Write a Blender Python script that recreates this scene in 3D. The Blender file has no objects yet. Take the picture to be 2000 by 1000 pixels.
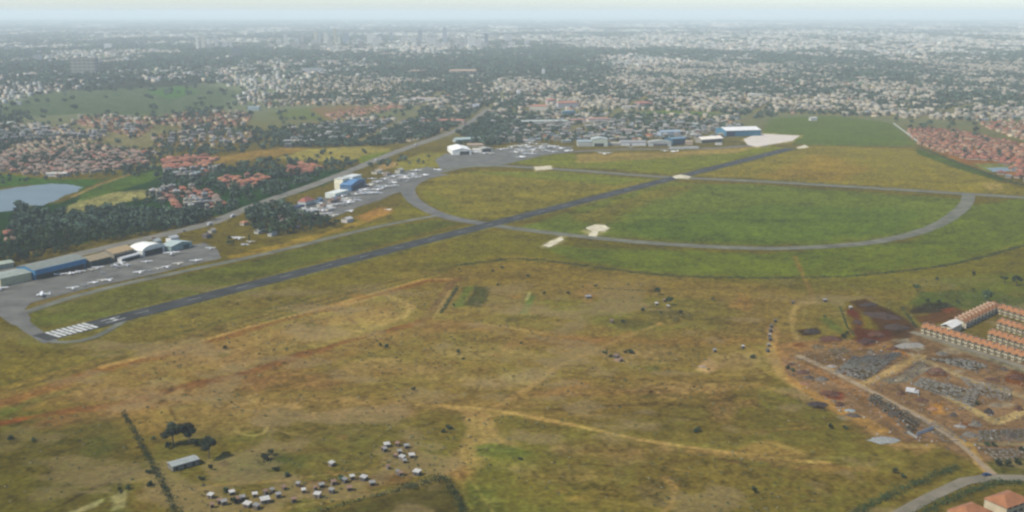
import bpy, math, random
import numpy as np
from mathutils import Vector, Matrix, noise as mnoise
R = math.radians
random.seed(7); rng = np.random.default_rng(7)
S = bpy.context.scene; C = S.collection

# ------------------------------------------------------------ camera, sky, sun, exposure
FPX, HCAM, V0 = 2100.0, 250.0, 24.0          # focal length in photo pixels, flying height, horizon row
PITCH = math.atan((500 - V0) / FPX)
cam = bpy.data.cameras.new('camera'); camo = bpy.data.objects.new('camera', cam); C.objects.link(camo)
cam.sensor_width = 36; cam.lens = FPX / 2000 * 36; cam.clip_start = 1; cam.clip_end = 200000
camo.location = (0, 0, HCAM); camo.rotation_euler = (math.pi / 2 - PITCH, 0, 0)
S.camera = camo
SUN = Vector((-0.60, -0.30, 0.74)).normalized()
w = bpy.data.worlds.new('World'); S.world = w; w.use_nodes = True
nt = w.node_tree; bg = nt.nodes['Background']
sky = nt.nodes.new('ShaderNodeTexSky'); sky.sky_type = 'NISHITA'; sky.sun_disc = False
sky.sun_elevation = math.asin(SUN.z); sky.sun_rotation = math.atan2(SUN.x, SUN.y)
sky.altitude = 1700; sky.air_density = 1.0; sky.dust_density = 3.0; sky.ozone_density = 2.6
nt.links.new(sky.outputs[0], bg.inputs[0]); bg.inputs[1].default_value = 0.125
sl = bpy.data.lights.new('sun', 'SUN'); sl.energy = 3.7; sl.angle = R(2.0); sl.color = (1, 0.94, 0.84)
so = bpy.data.objects.new('sun', sl); C.objects.link(so)
so.rotation_euler = SUN.to_track_quat('Z', 'Y').to_euler(); so.location = (0, 0, 500)
S.view_settings.view_transform = 'Standard'; S.view_settings.look = 'None'
S.view_settings.exposure = 0.72; S.view_settings.gamma = 1.0
S.cycles.max_bounces = 5; S.cycles.diffuse_bounces = 2; S.cycles.volume_bounces = 2
S.cycles.filter_width = 2.5

# ------------------------------------------------------------ picture <-> ground (the plain is flat, so a traced pixel is a place on it)
SP, CP = math.sin(PITCH), math.cos(PITCH)
def gp(u, v, z=0.0):
    a = (u - 1000) / FPX; b = (500 - v) / FPX
    dy = CP + b * SP; dz = -SP + b * CP
    t = (z - HCAM) / dz
    return np.array((a * t, dy * t, z))
def to_px(x, y, z=0.0):
    dz = z - HCAM
    f = y * CP - dz * SP; up = y * SP + dz * CP
    return 1000 + FPX * x / f, 500 - FPX * up / f
def dist(v): return HCAM * FPX / max(v - V0, 1)
HAZE_D = 0.70e-4
HAZE_LIN = np.array((0.47, 0.60, 0.67)); GAIN = 2.1
def s2l(c):
    c = np.asarray(c, float) / 255
    return np.where(c <= 0.04045, c / 12.92, ((c + 0.055) / 1.055) ** 2.4)
def alb(rgb, D):                              # the ground's own colour behind D metres of air
    T = math.exp(-HAZE_D * D)
    return np.clip((s2l(rgb) - HAZE_LIN * (1 - T)) / T / GAIN, 0.004, 0.8)

# ------------------------------------------------------------ helpers
def vnoise(x, y, seed=0):
    xi = np.floor(x).astype(np.int64); yi = np.floor(y).astype(np.int64); fx = x - xi; fy = y - yi
    fx = fx * fx * (3 - 2 * fx); fy = fy * fy * (3 - 2 * fy)
    def h(a, b):
        n = (a * 374761393 + b * 668265263 + seed * 1442695041) & 0x7fffffff
        n = ((n ^ (n >> 13)) * 1274126177) & 0x7fffffff
        return ((n ^ (n >> 16)) & 0xffff) / 65535.0
    a = h(xi, yi); b = h(xi + 1, yi); c = h(xi, yi + 1); d = h(xi + 1, yi + 1)
    return (a * (1 - fx) + b * fx) * (1 - fy) + (c * (1 - fx) + d * fx) * fy
def fbm(x, y, scale, octv=4, seed=0):
    s = 0; a = 1; t = 0
    for i in range(octv):
        s = s + a * vnoise(x / scale + 17.3 * i, y / scale - 9.1 * i, seed + i); t += a; a *= 0.55; scale /= 2.07
    return s / t
def tag(o, label=None, cat=None, group=None, kind=None):
    if label: o['label'] = label
    if cat: o['category'] = cat
    if group: o['group'] = group
    if kind: o['kind'] = kind
    return o
def empty(name, loc, rz=0.0):
    o = bpy.data.objects.new(name, None); o.empty_display_size = 1; C.objects.link(o)
    o.location = loc; o.rotation_euler = (0, 0, rz); return o
def mesh_obj(name, verts, faces, mats, parent=None, fmat=None, fcol=None, smooth=False):
    me = bpy.data.meshes.new(name); me.from_pydata([tuple(map(float, p)) for p in verts], [], faces)
    for m in (mats if isinstance(mats, (list, tuple)) else [mats]): me.materials.append(m)
    if fmat is not None: me.polygons.foreach_set('material_index', fmat)
    if fcol is not None:
        at = me.color_attributes.new('Col', 'FLOAT_COLOR', 'CORNER')
        n = np.array([len(f) for f in faces]); cc = np.repeat(np.asarray(fcol, float), n, axis=0)
        at.data.foreach_set('color', np.c_[cc, np.ones(len(cc))].astype(np.float32).ravel())
    if smooth: me.polygons.foreach_set('use_smooth', [True] * len(me.polygons))
    me.update()
    o = bpy.data.objects.new(name, me); C.objects.link(o)
    if parent is not None: o.parent = parent
    return o
def big_mesh(name, verts, quads, col, mat):   # numpy quads with one colour each
    me = bpy.data.meshes.new(name); n = len(verts); m = len(quads)
    me.vertices.add(n); me.vertices.foreach_set('co', np.asarray(verts, np.float32).ravel())
    me.loops.add(m * 4); me.loops.foreach_set('vertex_index', np.asarray(quads, np.int32).ravel())
    me.polygons.add(m); me.polygons.foreach_set('loop_start', np.arange(0, m * 4, 4, dtype=np.int32))
    me.polygons.foreach_set('loop_total', np.full(m, 4, np.int32))
    at = me.color_attributes.new('Col', 'FLOAT_COLOR', 'CORNER')
    cc = np.repeat(np.c_[col, np.ones(len(col))], 4, axis=0)
    at.data.foreach_set('color', cc.astype(np.float32).ravel())
    me.materials.append(mat); me.update(calc_edges=True); me.validate()
    o = bpy.data.objects.new(name, me); C.objects.link(o); return o
class MB:                                     # collects boxes, prisms and tubes into one mesh
    def __init__(s): s.v = []; s.f = []; s.c = []; s.m = []
    def add(s, vs, fs, col=(1, 1, 1), mi=0):
        k = len(s.v); s.v += [tuple(p) for p in vs]
        for f in fs: s.f.append([i + k for i in f]); s.c.append(col); s.m.append(mi)
    def box(s, x0, x1, y0, y1, z0, z1, col=(1, 1, 1), mi=0, bottom=False):
        vs = [(x0, y0, z0), (x1, y0, z0), (x1, y1, z0), (x0, y1, z0), (x0, y0, z1), (x1, y0, z1), (x1, y1, z1), (x0, y1, z1)]
        fs = [(0, 1, 5, 4), (1, 2, 6, 5), (2, 3, 7, 6), (3, 0, 4, 7), (4, 5, 6, 7)] + ([(3, 2, 1, 0)] if bottom else [])
        s.add(vs, fs, col, mi)
    def gable(s, x0, x1, y0, y1, z0, h, along='x', over=0.4, th=0.15, mi=0, col=(1, 1, 1)):
        x0 -= over; x1 += over; y0 -= over; y1 += over
        if along == 'x':
            ym = (y0 + y1) / 2
            p = [(x0, y0, z0), (x0, ym, z0 + h), (x0, y1, z0), (x1, y0, z0), (x1, ym, z0 + h), (x1, y1, z0)]
        else:
            xm = (x0 + x1) / 2
            p = [(x1, y0, z0), (xm, y0, z0 + h), (x0, y0, z0), (x1, y1, z0), (xm, y1, z0 + h), (x0, y1, z0)]
        q = [(a, b, c + th) for a, b, c in p]
        s.add(q + p, [(0, 3, 4, 1), (1, 4, 5, 2), (7, 10, 9, 6), (8, 11, 10, 7), (6, 9, 3, 0), (2, 5, 11, 8), (0, 1, 7, 6), (1, 2, 8, 7), (4, 3, 9, 10), (5, 4, 10, 11)], col, mi)
    def hip(s, x0, x1, y0, y1, z0, h, over=0.5, mi=0, col=(1, 1, 1)):
        x0 -= over; x1 += over; y0 -= over; y1 += over
        dx, dy = x1 - x0, y1 - y0; r = min(dx, dy) / 2
        if dx >= dy: a, b = (x0 + r, (y0 + y1) / 2, z0 + h), (x1 - r - 1e-3, (y0 + y1) / 2, z0 + h)
        else: a, b = ((x0 + x1) / 2, y0 + r, z0 + h), ((x0 + x1) / 2, y1 - r - 1e-3, z0 + h)
        base = [(x0, y0, z0), (x1, y0, z0), (x1, y1, z0), (x0, y1, z0)]
        low = [(p[0], p[1], z0 - 0.2) for p in base]
        if dx >= dy: fs = [(0, 1, 5, 4), (1, 2, 5), (2, 3, 4, 5), (3, 0, 4)]
        else: fs = [(0, 1, 4), (1, 2, 5, 4), (2, 3, 5), (3, 0, 4, 5)]
        s.add(base + [a, b] + low, fs + [(6, 7, 1, 0), (7, 8, 2, 1), (8, 9, 3, 2), (9, 6, 0, 3), (9, 8, 7, 6)], col, mi)
    def tube(s, pts, rad, n=6, col=(1, 1, 1), mi=0):
        rings = []
        for i, p in enumerate(pts):
            p = Vector(p); d = Vector(pts[min(i + 1, len(pts) - 1)]) - Vector(pts[max(i - 1, 0)]); d.normalize()
            a = d.orthogonal().normalized(); b = d.cross(a); r = rad[i] if isinstance(rad, (list, tuple)) else rad
            rings.append([p + (a * math.cos(t) + b * math.sin(t)) * r for t in [2 * math.pi * k / n for k in range(n)]])
        k = len(s.v); s.v += [tuple(p) for rg in rings for p in rg]
        for i in range(len(pts) - 1):
            for j in range(n):
                s.f.append([k + i * n + j, k + i * n + (j + 1) % n, k + (i + 1) * n + (j + 1) % n, k + (i + 1) * n + j]); s.c.append(col); s.m.append(mi)
        for i, rev in ((0, True), (len(pts) - 1, False)):
            f = [k + i * n + j for j in range(n)]; s.f.append(f[::-1] if rev else f); s.c.append(col); s.m.append(mi)
    def loft(s, rings, col=(1, 1, 1), mi=0):  # rings of equal length, closed and capped
        n = len(rings[0]); k = len(s.v); s.v += [tuple(p) for rg in rings for p in rg]
        for i in range(len(rings) - 1):
            for j in range(n):
                s.f.append([k + i * n + j, k + i * n + (j + 1) % n, k + (i + 1) * n + (j + 1) % n, k + (i + 1) * n + j]); s.c.append(col); s.m.append(mi)
        s.f.append([k + j for j in range(n)][::-1]); s.c.append(col); s.m.append(mi)
        k2 = k + (len(rings) - 1) * n; s.f.append([k2 + j for j in range(n)]); s.c.append(col); s.m.append(mi)
    def build(s, name, mats, parent=None, colors=False, smooth=False):
        return mesh_obj(name, s.v, s.f, mats, parent, s.m if isinstance(mats, (list, tuple)) else None, s.c if colors else None, smooth)
def copy_tree(o, parent=None):
    c = o.copy(); C.objects.link(c)
    if parent is not None: c.parent = parent
    for ch in o.children: copy_tree(ch, c)
    return c

# ------------------------------------------------------------ materials
def mat(name, col, rough=0.8, spec=0.3, nscale=0.0, namt=0.0, rnd=0.0, attr=False, metal=0.0, stripes=None):
    m = bpy.data.materials.new(name); m.use_nodes = True; t = m.node_tree; p = t.nodes['Principled BSDF']
    p.inputs['Roughness'].default_value = rough; p.inputs['Specular IOR Level'].default_value = spec; p.inputs['Metallic'].default_value = metal
    L = t.links.new
    if attr:
        a = t.nodes.new('ShaderNodeAttribute'); a.attribute_name = 'Col'; out = a.outputs['Color']
        if tuple(col) != (1, 1, 1):
            mm = t.nodes.new('ShaderNodeMix'); mm.data_type = 'RGBA'; mm.blend_type = 'MULTIPLY'; mm.inputs[0].default_value = 1
            L(out, mm.inputs[6]); mm.inputs[7].default_value = (*col, 1); out = mm.outputs[2]
    else:
        a = t.nodes.new('ShaderNodeRGB'); a.outputs[0].default_value = (*col, 1); out = a.outputs[0]
    def scale_by(out, fac):
        h = t.nodes.new('ShaderNodeVectorMath'); h.operation = 'SCALE'; L(out, h.inputs[0]); L(fac, h.inputs['Scale']); return h.outputs[0]
    def ramp(src, lo, hi, a0=0.0, a1=1.0):
        r = t.nodes.new('ShaderNodeMapRange'); L(src, r.inputs[0]); r.inputs[1].default_value = a0; r.inputs[2].default_value = a1
        r.inputs[3].default_value = lo; r.inputs[4].default_value = hi; return r.outputs[0]
    if namt:
        g = t.nodes.new('ShaderNodeNewGeometry'); n = t.nodes.new('ShaderNodeTexNoise'); n.inputs['Scale'].default_value = nscale
        n.inputs['Detail'].default_value = 3; L(g.outputs['Position'], n.inputs['Vector'])
        out = scale_by(out, ramp(n.outputs[0], 1 - namt, 1 + namt, 0.3, 0.7))
    if rnd:
        oi = t.nodes.new('ShaderNodeObjectInfo'); out = scale_by(out, ramp(oi.outputs['Random'], 1 - rnd, 1 + rnd))
    if stripes:                               # dark window bands every floor: (period, share, dark colour)
        g = t.nodes.new('ShaderNodeTexCoord'); sx = t.nodes.new('ShaderNodeSeparateXYZ'); L(g.outputs['Object'], sx.inputs[0])
        def cyc(src, per, sh):
            d = t.nodes.new('ShaderNodeMath'); d.operation = 'DIVIDE'; L(src, d.inputs[0]); d.inputs[1].default_value = per
            f = t.nodes.new('ShaderNodeMath'); f.operation = 'FRACT'; L(d.outputs[0], f.inputs[0])
            q = t.nodes.new('ShaderNodeMath'); q.operation = 'LESS_THAN'; L(f.outputs[0], q.inputs[0]); q.inputs[1].default_value = sh; return q.outputs[0]
        ad = t.nodes.new('ShaderNodeMath'); ad.operation = 'ADD'; L(sx.outputs[0], ad.inputs[0]); L(sx.outputs[1], ad.inputs[1])
        mu = t.nodes.new('ShaderNodeMath'); mu.operation = 'MULTIPLY'; L(cyc(sx.outputs[2], stripes[0], stripes[1]), mu.inputs[0]); L(cyc(ad.outputs[0], stripes[0] * 1.3, 0.7), mu.inputs[1])
        x = t.nodes.new('ShaderNodeMix'); x.data_type = 'RGBA'; L(mu.outputs[0], x.inputs[0]); L(out, x.inputs[6]); x.inputs[7].default_value = (*stripes[2], 1); out = x.outputs[2]
    L(out, p.inputs['Base Color'])
    return m
M = dict(
    ground=mat('ground_soil_and_grass', (1, 1, 1), 1, 0.0, 0.35, 0.22, attr=True),
    asphalt=mat('asphalt', (0.031, 0.032, 0.029), 0.95, 0.1, 0.05, 0.38),
    oldasphalt=mat('worn_asphalt', (0.095, 0.095, 0.066), 0.95, 0.1, 0.05, 0.35),
    apron=mat('apron_asphalt', (0.092, 0.090, 0.076), 0.95, 0.1, 0.05, 0.3),
    road=mat('road_surface', (0.12, 0.112, 0.088), 0.95, 0.1, 0.05, 0.18),
    tarred=mat('dusty_tarred_road', (0.135, 0.118, 0.082), 0.95, 0.05, 0.08, 0.25),
    dirtroad=mat('dirt_road', (0.20, 0.15, 0.09), 1, 0.0, 0.12, 0.2),
    concrete=mat('pale_concrete', (0.40, 0.355, 0.29), 0.9, 0.1, 0.05, 0.1),
    sand=mat('pale_murram', (0.38, 0.34, 0.235), 1, 0.0, 0.12, 0.3),
    paint=mat('white_paint', (0.36, 0.36, 0.32), 0.8, 0.2, 0.25, 0.4),
    leaf=mat('leaves', (1, 1, 1), 0.9, 0.15, 0.0, 0.0, rnd=0.38, attr=True),
    leafstuff=mat('far_leaves', (1, 1, 1), 0.9, 0.1, attr=True),
    town=mat('town_surfaces', (1, 1, 1), 0.9, 0.1, attr=True),
    bark=mat('bark', (0.10, 0.075, 0.05), 0.95, 0.1, 2.0, 0.2),
    water=mat('lake_water', (0.10, 0.13, 0.13), 0.4, 0.12, 0.02, 0.1),
)
# ------------------------------------------------------------ quarters of the town, traced as ground areas
ZONES = [  # polygon, spacing across / along, heading, kinds with shares, share built, size, label place
    ([(1765, 254), (1800, 251), (1880, 257), (1960, 276), (2080, 305), (2080, 360), (1985, 337), (1940, 316), (1890, 312), (1800, 286)], (13.5, 15), -.55, dict(red=1.0), .9, 9.5, 'estate behind the long boundary hedge'),
    ([(1930, 342), (1960, 338), (2080, 350), (2080, 372), (1990, 352)], (15, 14), -.5, dict(red=.6, tin=.4), .6, 9.5, 'cluster beside the small pond'),
    ([(632, 224), (700, 213), (770, 206), (792, 212), (700, 229), (642, 236)], (19, 26), .3, dict(red=1.0), .8, 13, 'row of red roofs above the warehouses'),
    ([(1905, 242), (2080, 236), (2080, 292), (1975, 268)], (15, 17), -.5, dict(red=.75, brown=.25), .85, 10, 'second red estate further back'),
    ([(0, 288), (60, 278), (130, 275), (220, 288), (310, 302), (290, 320), (200, 336), (100, 346), (0, 336), (-80, 340), (-80, 290)], (13, 17), .55, dict(brown=.92, red=.08), .85, 10, 'brown estate beyond the lake'),
    ([(-80, 250), (0, 246), (80, 243), (200, 258), (208, 272), (130, 276), (0, 282), (-80, 285)], (17, 22), .5, dict(brown=.45, flat=.55), .8, 12, 'cream walled estate up the rise'),
    ([(130, 238), (190, 226), (260, 230), (300, 250), (270, 270), (205, 256)], (16, 19), .45, dict(red=.75, flat=.25), .7, 11, 'red roofed hillside estate'),
    ([(255, 234), (400, 219), (490, 222), (485, 245), (380, 252), (290, 242)], (17, 22), .35, dict(red=.6, brown=.3, flat=.1), .75, 12, 'red and brown estate under the woods'),
    ([(300, 264), (420, 250), (500, 262), (480, 282), (380, 290), (300, 288)], (19, 22), .3, dict(brown=.5, tin=.15, flat=.2, red=.15), .7, 11, 'leafy suburb above the dirt road'),
    ([(312, 320), (330, 311), (390, 306), (428, 312), (402, 331), (330, 335)], (15, 16), .5, dict(red=1.0), .9, 11, 'bright red compound near the dirt road'),
    ([(325, 336), (400, 333), (430, 325), (440, 335), (380, 352), (330, 350)], (16, 17), .5, dict(flat=.6, tin=.2, red=.2), .6, 10, 'pale compound below the red one'),
    ([(430, 350), (500, 342), (525, 350), (500, 368), (440, 370)], (15, 16), .5, dict(red=1.0), .75, 12, 'red roofs inside the wood'),
    ([(560, 330), (585, 322), (630, 324), (622, 336), (590, 344), (562, 342)], (13, 14), .5, dict(red=1.0), .9, 12, 'red roofed school in the wood'),
    ([(285, 380), (370, 367), (425, 378), (448, 402), (400, 418), (300, 404)], (14, 15), .45, dict(red=.45, brown=.3, flat=.25), .75, 10, 'houses between pale field and main road'),
    ([(-40, 470), (0, 458), (40, 460), (38, 478), (-40, 492)], (15, 16), .45, dict(red=.4, brown=.6), .7, 11, 'houses tucked in the lakeside wood'),
    ([(540, 285), (600, 272), (620, 278), (560, 290)], (18, 18), .3, dict(tin=.8, flat=.2), .8, 14, 'white sheds on the yellow field'),
    ([(560, 252), (700, 231), (900, 236), (930, 254), (860, 268), (780, 282), (700, 282), (570, 270)], (18, 21), .3, dict(red=.35, brown=.3, flat=.25, tin=.1), .62, 12, 'suburb behind the main road'),
    ([(480, 215), (560, 175), (640, 150), (960, 145), (985, 225), (900, 232), (780, 208), (600, 206)], (22, 26), .3, dict(flat=.62, brown=.2, red=.12, tin=.06), .5, 14, 'leafy cream quarter'),
    ([(960, 218), (1200, 222), (1440, 228), (1450, 250), (1350, 262), (1150, 264), (1020, 270), (960, 262)], (19, 22), .1, dict(tin=.4, flat=.35, brown=.2, red=.05), .6, 13, 'streets behind the far hangars'),
    ([(962, 264), (1150, 263), (1350, 260), (1440, 250), (1438, 270), (1350, 275), (1110, 278), (1000, 281), (940, 279)], (19, 24), .05, dict(tin=.5, flat=.35, brown=.1, red=.05), .62, 14, 'row of offices right behind the far hangars'),
    ([(985, 145), (1480, 118), (2080, 118), (2080, 236), (1900, 238), (1740, 230), (1480, 220), (1200, 216), (985, 215)], (19, 24), .15, dict(flat=.66, tin=.14, brown=.13, red=.07), .68, 13, 'crowded town beyond the meadow')]
STREETS = [[(985, 228), (1100, 192), (1300, 164), (1600, 142), (2000, 122)], [(1445, 242), (1500, 205), (1700, 172), (2050, 150)], [(0, 242), (200, 233), (480, 213), (620, 182), (930, 152)], [(1755, 242), (1900, 205), (2100, 182)], [(1100, 262), (1210, 220), (1260, 190), (1400, 150)], [(700, 280), (760, 250), (800, 228), (860, 180)]]
# ------------------------------------------------------------ the plain: one sheet to the horizon, its soils and grasses traced from the air
vs_ = np.concatenate([np.arange(1180, 330, -2.0), np.arange(330, 60, -1.6), np.array([58, 55, 52, 49, 46, 43, 40, 38, 36, 34.5, 33, 32])])
us_ = np.arange(-420, 2421, 2.2)
U, V = np.meshgrid(us_, vs_)
a_ = (U - 1000) / FPX; b_ = (500 - V) / FPX; t_ = -HCAM / (-SP + b_ * CP)
GX = (a_ * t_).ravel(); GY = ((CP + b_ * SP) * t_).ravel()
NR, NC = U.shape
n400 = fbm(GX, GY, 420, 3, 1); n90 = fbm(GX, GY, 95, 4, 11); n20 = fbm(GX, GY, 22, 4, 21); n5 = fbm(GX, GY, 5.5, 3, 31); n2 = fbm(GX, GY, 2.4, 2, 51); nst = fbm(GX * 0.30 + GY * 0.1, GY * 1.0, 26, 4, 41)
DIS = np.hypot(GX, GY)
def lerp(a, b, w): return a + (b - a) * w[:, None]
def ss(x, a, b):
    t = np.clip((x - a) / (b - a), 0, 1); return t * t * (3 - 2 * t)
G = np.empty((len(GX), 3)); G[:] = alb((112, 101, 54), 700)
far = ss(DIS, 1900, 3200); G = lerp(G, np.array((0.085, 0.095, 0.05)), far)
def region(pts, pad):
    W = np.array([gp(u, v)[:2] for u, v in pts]); lo = W.min(0) - pad; hi = W.max(0) + pad
    idx = np.nonzero((GX > lo[0]) & (GX < hi[0]) & (GY > lo[1]) & (GY < hi[1]))[0]
    return W, idx
def segdist(P, W, closed):
    d2 = np.full(len(P), 1e18); n = len(W)
    for i in range(n if closed else n - 1):
        a = W[i]; b = W[(i + 1) % n]; ab = b - a
        t = np.clip(((P - a) @ ab) / max(ab @ ab, 1e-9), 0, 1)
        d2 = np.minimum(d2, ((P - a - t[:, None] * ab) ** 2).sum(1))
    return np.sqrt(d2)
def inside(P, W):
    r = np.zeros(len(P), bool); n = len(W)
    for i in range(n):
        a = W[i]; b = W[(i + 1) % n]
        if a[1] == b[1]: continue
        c = ((a[1] > P[:, 1]) != (b[1] > P[:, 1])) & (P[:, 0] < (b[0] - a[0]) * (P[:, 1] - a[1]) / (b[1] - a[1]) + a[0]); r ^= c
    return r
def colour_of(rgb, W): return alb(rgb, float(np.hypot(*W.mean(0))))
def patch(pts, rgb, feather=10, a=1.0, nz=15, brk=0.0):
    W, ix = region(pts, feather + nz)
    if not len(ix): return
    P = np.c_[GX[ix], GY[ix]]; d = segdist(P, W, True); d = np.where(inside(P, W), d, -d)
    d = d + (n20[ix] - 0.5) * 2 * nz
    k = ss(d, -feather / 2, feather / 2) * a
    if brk: k = k * (1 - brk + brk * ss(n20[ix] * 0.5 + n5[ix] * 0.5, 0.38, 0.62))
    G[ix] = lerp(G[ix], colour_of(rgb, W), k)
def line(pts, width, rgb, a=1.0, feather=2.0, nz=2.0, brk=0.0):
    W, ix = region(pts, width + feather + nz)
    if not len(ix): return
    P = np.c_[GX[ix], GY[ix]]; d = segdist(P, W, False) + (n20[ix] - 0.5) * 2 * nz + (n5[ix] - 0.5) * nz
    k = (1 - ss(d, width / 2 - feather / 2, width / 2 + feather / 2)) * a
    if brk: k = k * (1 - brk + brk * ss(n20[ix], 0.40, 0.60))
    G[ix] = lerp(G[ix], colour_of(rgb, W), k)
# broad covers
dirt = (137, 108, 64); tan = (158, 126, 78); red = (132, 88, 52); olive = (110, 102, 54); green = (96, 108, 56); dkgreen = (78, 92, 46)
patch([(-420, 700), (0, 640), (500, 560), (900, 455), (1000, 450), (1140, 470), (1500, 495), (1800, 470), (2420, 440), (2420, 600), (1700, 590), (880, 530), (300, 720), (-420, 880)], (116, 110, 62), 30, 1, 20)
patch([(-420, 760), (0, 715), (330, 655), (640, 570), (860, 520), (1000, 505), (1300, 540), (1550, 560), (1620, 620), (1500, 760), (1100, 830), (700, 800), (200, 830), (-420, 900)], (133, 113, 66), 40, 0.9, 25)
patch([(-420, 830), (0, 800), (200, 800), (290, 900), (350, 1000), (-420, 1100)], (101, 94, 48), 10, 1, 8)
patch([(340, 1180), (420, 900), (640, 820), (900, 800), (1200, 850), (1700, 870), (1900, 960), (1700, 1180)], (117, 104, 53), 25, 1, 18)
patch([(420, 960), (480, 850), (620, 815), (760, 830), (850, 900), (800, 960), (560, 990)], (112, 103, 56), 12, 0.9, 12)
# airfield grass
patch([(1010, 448), (1150, 400), (1300, 356), (1500, 362), (1890, 390), (1870, 425), (1780, 460), (1600, 478), (1400, 478), (1200, 464)], (112, 122, 76), 20, 1, 10)
patch([(1100, 425), (1200, 392), (1300, 362), (1380, 360), (1260, 400), (1180, 440)], (126, 118, 78), 30, 0.8, 20)
patch([(1180, 440), (1500, 400), (1800, 410), (1760, 455), (1500, 474), (1300, 470)], (100, 117, 66), 30, 0.7, 25)
patch([(815, 365), (860, 345), (940, 332), (1280, 350), (1150, 385), (960, 430), (880, 425), (830, 395)], (134, 126, 80), 15, 1, 10)
patch([(900, 335), (1100, 336), (1280, 350), (1200, 362), (1000, 345)], (122, 128, 82), 15, 0.9, 10)
patch([(820, 370), (860, 380), (900, 410), (940, 428), (890, 424), (840, 400)], (122, 122, 70), 10, 0.8, 8)
patch([(950, 316), (1100, 300), (1300, 300), (1500, 285), (1560, 290), (1420, 320), (1310, 340), (1100, 326)], (128, 132, 84), 10, 1, 6)
patch([(1120, 300), (1300, 298), (1480, 285), (1440, 298), (1250, 312), (1130, 318)], (165, 143, 103), 8, 0.7, 8)
patch([(1330, 340), (1560, 285), (1780, 290), (2000, 370), (2420, 470), (2420, 400), (1890, 376), (1500, 350)], (139, 130, 84), 15, 1, 10)
patch([(1480, 345), (1600, 300), (1700, 330), (1640, 355)], (150, 128, 86), 20, 0.6, 20)
patch([(1490, 262), (1500, 232), (1620, 226), (1740, 240), (1790, 285), (1690, 285), (1560, 282)], (112, 128, 96), 14, 1, 14, .15)
patch([(1890, 400), (2000, 388), (2420, 400), (2420, 520), (2000, 475), (1850, 515), (1650, 538), (1500, 540), (1300, 535), (1100, 505), (1060, 480), (1500, 495), (1780, 470)], (108, 117, 64), 15, 1, 12)
patch([(70, 640), (60, 605), (250, 558), (500, 507), (725, 450), (850, 428), (900, 436), (700, 490), (480, 548), (250, 612)], (105, 108, 52), 8, 1, 4)
patch([(430, 505), (520, 485), (640, 455), (760, 430), (790, 385), (815, 395), (845, 420), (730, 440), (520, 495)], (122, 117, 66), 8, 1, 6)
patch([(440, 500), (540, 478), (640, 452), (720, 425), (745, 405), (770, 415), (700, 440), (560, 485), (460, 505)], (150, 128, 76), 6, 0.9, 6)
patch([(690, 425), (745, 402), (770, 412), (720, 432)], (165, 128, 84), 6, 0.9, 5)
patch([(110, 590), (300, 540), (420, 512), (330, 535), (140, 585)], (116, 112, 55), 5, 1, 4)
patch([(-420, 720), (0, 650), (100, 690), (300, 625), (800, 490), (900, 460), (840, 520), (500, 610), (200, 700), (-420, 860)], (120, 109, 64), 15, 0.9, 10)
for y in (0, 18, 34):
    line([(-200, 790 + y), (0, 752 + y * .9), (200, 695 + y * .8), (400, 637 + y * .7), (600, 583 + y * .6), (760, 545 + y * .4), (880, 520 + y * .2)], 5, (96, 97, 50) if y != 18 else (88, 84, 46), 0.75, 4, 2, 0.4)
patch([(0, 790), (60, 775), (180, 752), (0, 812)], (92, 102, 40), 6, 0.8, 4)
# runway shoulders
line([(78, 661), (1545, 290)], 34, (126, 124, 84), 0.75, 5, 2)
# south of the field: red earth bund, loop track, paths
line([(-200, 850), (0, 790), (200, 722), (330, 690), (500, 640), (650, 600), (750, 571), (830, 548), (885, 546)], 13, (136, 96, 56), 0.9, 5, 4)
line([(200, 716), (330, 684), (500, 634), (650, 596), (750, 567), (830, 545), (880, 545)], 5, (172, 138, 84), 0.9, 3, 2)
line([(-200, 870), (0, 826), (150, 800), (230, 792), (320, 765), (450, 735), (520, 716), (600, 690), (700, 660), (800, 634), (840, 622)], 11, (130, 84, 46), 0.95, 4, 4, 0.2)
patch([(330, 700), (500, 645), (650, 605), (760, 575), (800, 595), (780, 630), (680, 655), (520, 705), (350, 750)], (147, 122, 74), 15, 0.8, 12)
patch([(600, 640), (700, 610), (770, 600), (790, 620), (700, 645), (620, 660)], (160, 133, 82), 12, 0.7, 10)
line([(650, 600), (750, 577), (790, 588), (803, 602), (790, 618), (740, 636), (660, 655), (600, 665)], 7, (172, 142, 90), 0.8, 5, 3)
patch([(588, 632), (608, 628), (630, 636), (605, 641)], (96, 104, 46), 4, 0.9, 3)
line([(828, 628), (848, 600), (868, 570), (886, 548)], 7, (128, 104, 74), 0.9, 3, 2)
line([(845, 625), (862, 596), (880, 567)], 3, (160, 134, 88), 0.8, 2, 1)
patch([(880, 600), (905, 560), (930, 557), (905, 600)], (102, 116, 54), 5, 0.9, 3)
patch([(905, 597), (928, 558), (962, 562), (940, 600)], (82, 86, 60), 4, 0.95, 3)
patch([(1015, 612), (1035, 575), (1046, 578), (1030, 612)], (96, 118, 46), 3, 0.95, 2)
line([(1028, 585), (1034, 571)], 3, (185, 184, 130), 0.8, 2, 0.5)
patch([(960, 560), (1010, 556), (1030, 575), (1005, 612), (950, 606)], (131, 112, 76), 6, 0.8, 6)
patch([(1060, 590), (1280, 575), (1480, 600), (1420, 640), (1200, 640), (1060, 630)], (118, 113, 60), 20, 0.7, 18)
patch([(1420, 600), (1450, 572), (1475, 590), (1465, 612)], (150, 118, 72), 8, 0.8, 8)
patch([(1120, 570), (1150, 552), (1170, 575), (1150, 592)], (152, 122, 78), 6, 0.7, 6)
for p in ([(1240, 610), (1300, 602), (1370, 615), (1320, 628)], [(1190, 628), (1240, 622), (1280, 632), (1220, 642)], [(1235, 598), (1280, 598), (1260, 612)]):
    patch(p, (98, 92, 62), 6, 0.8, 6)
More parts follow.
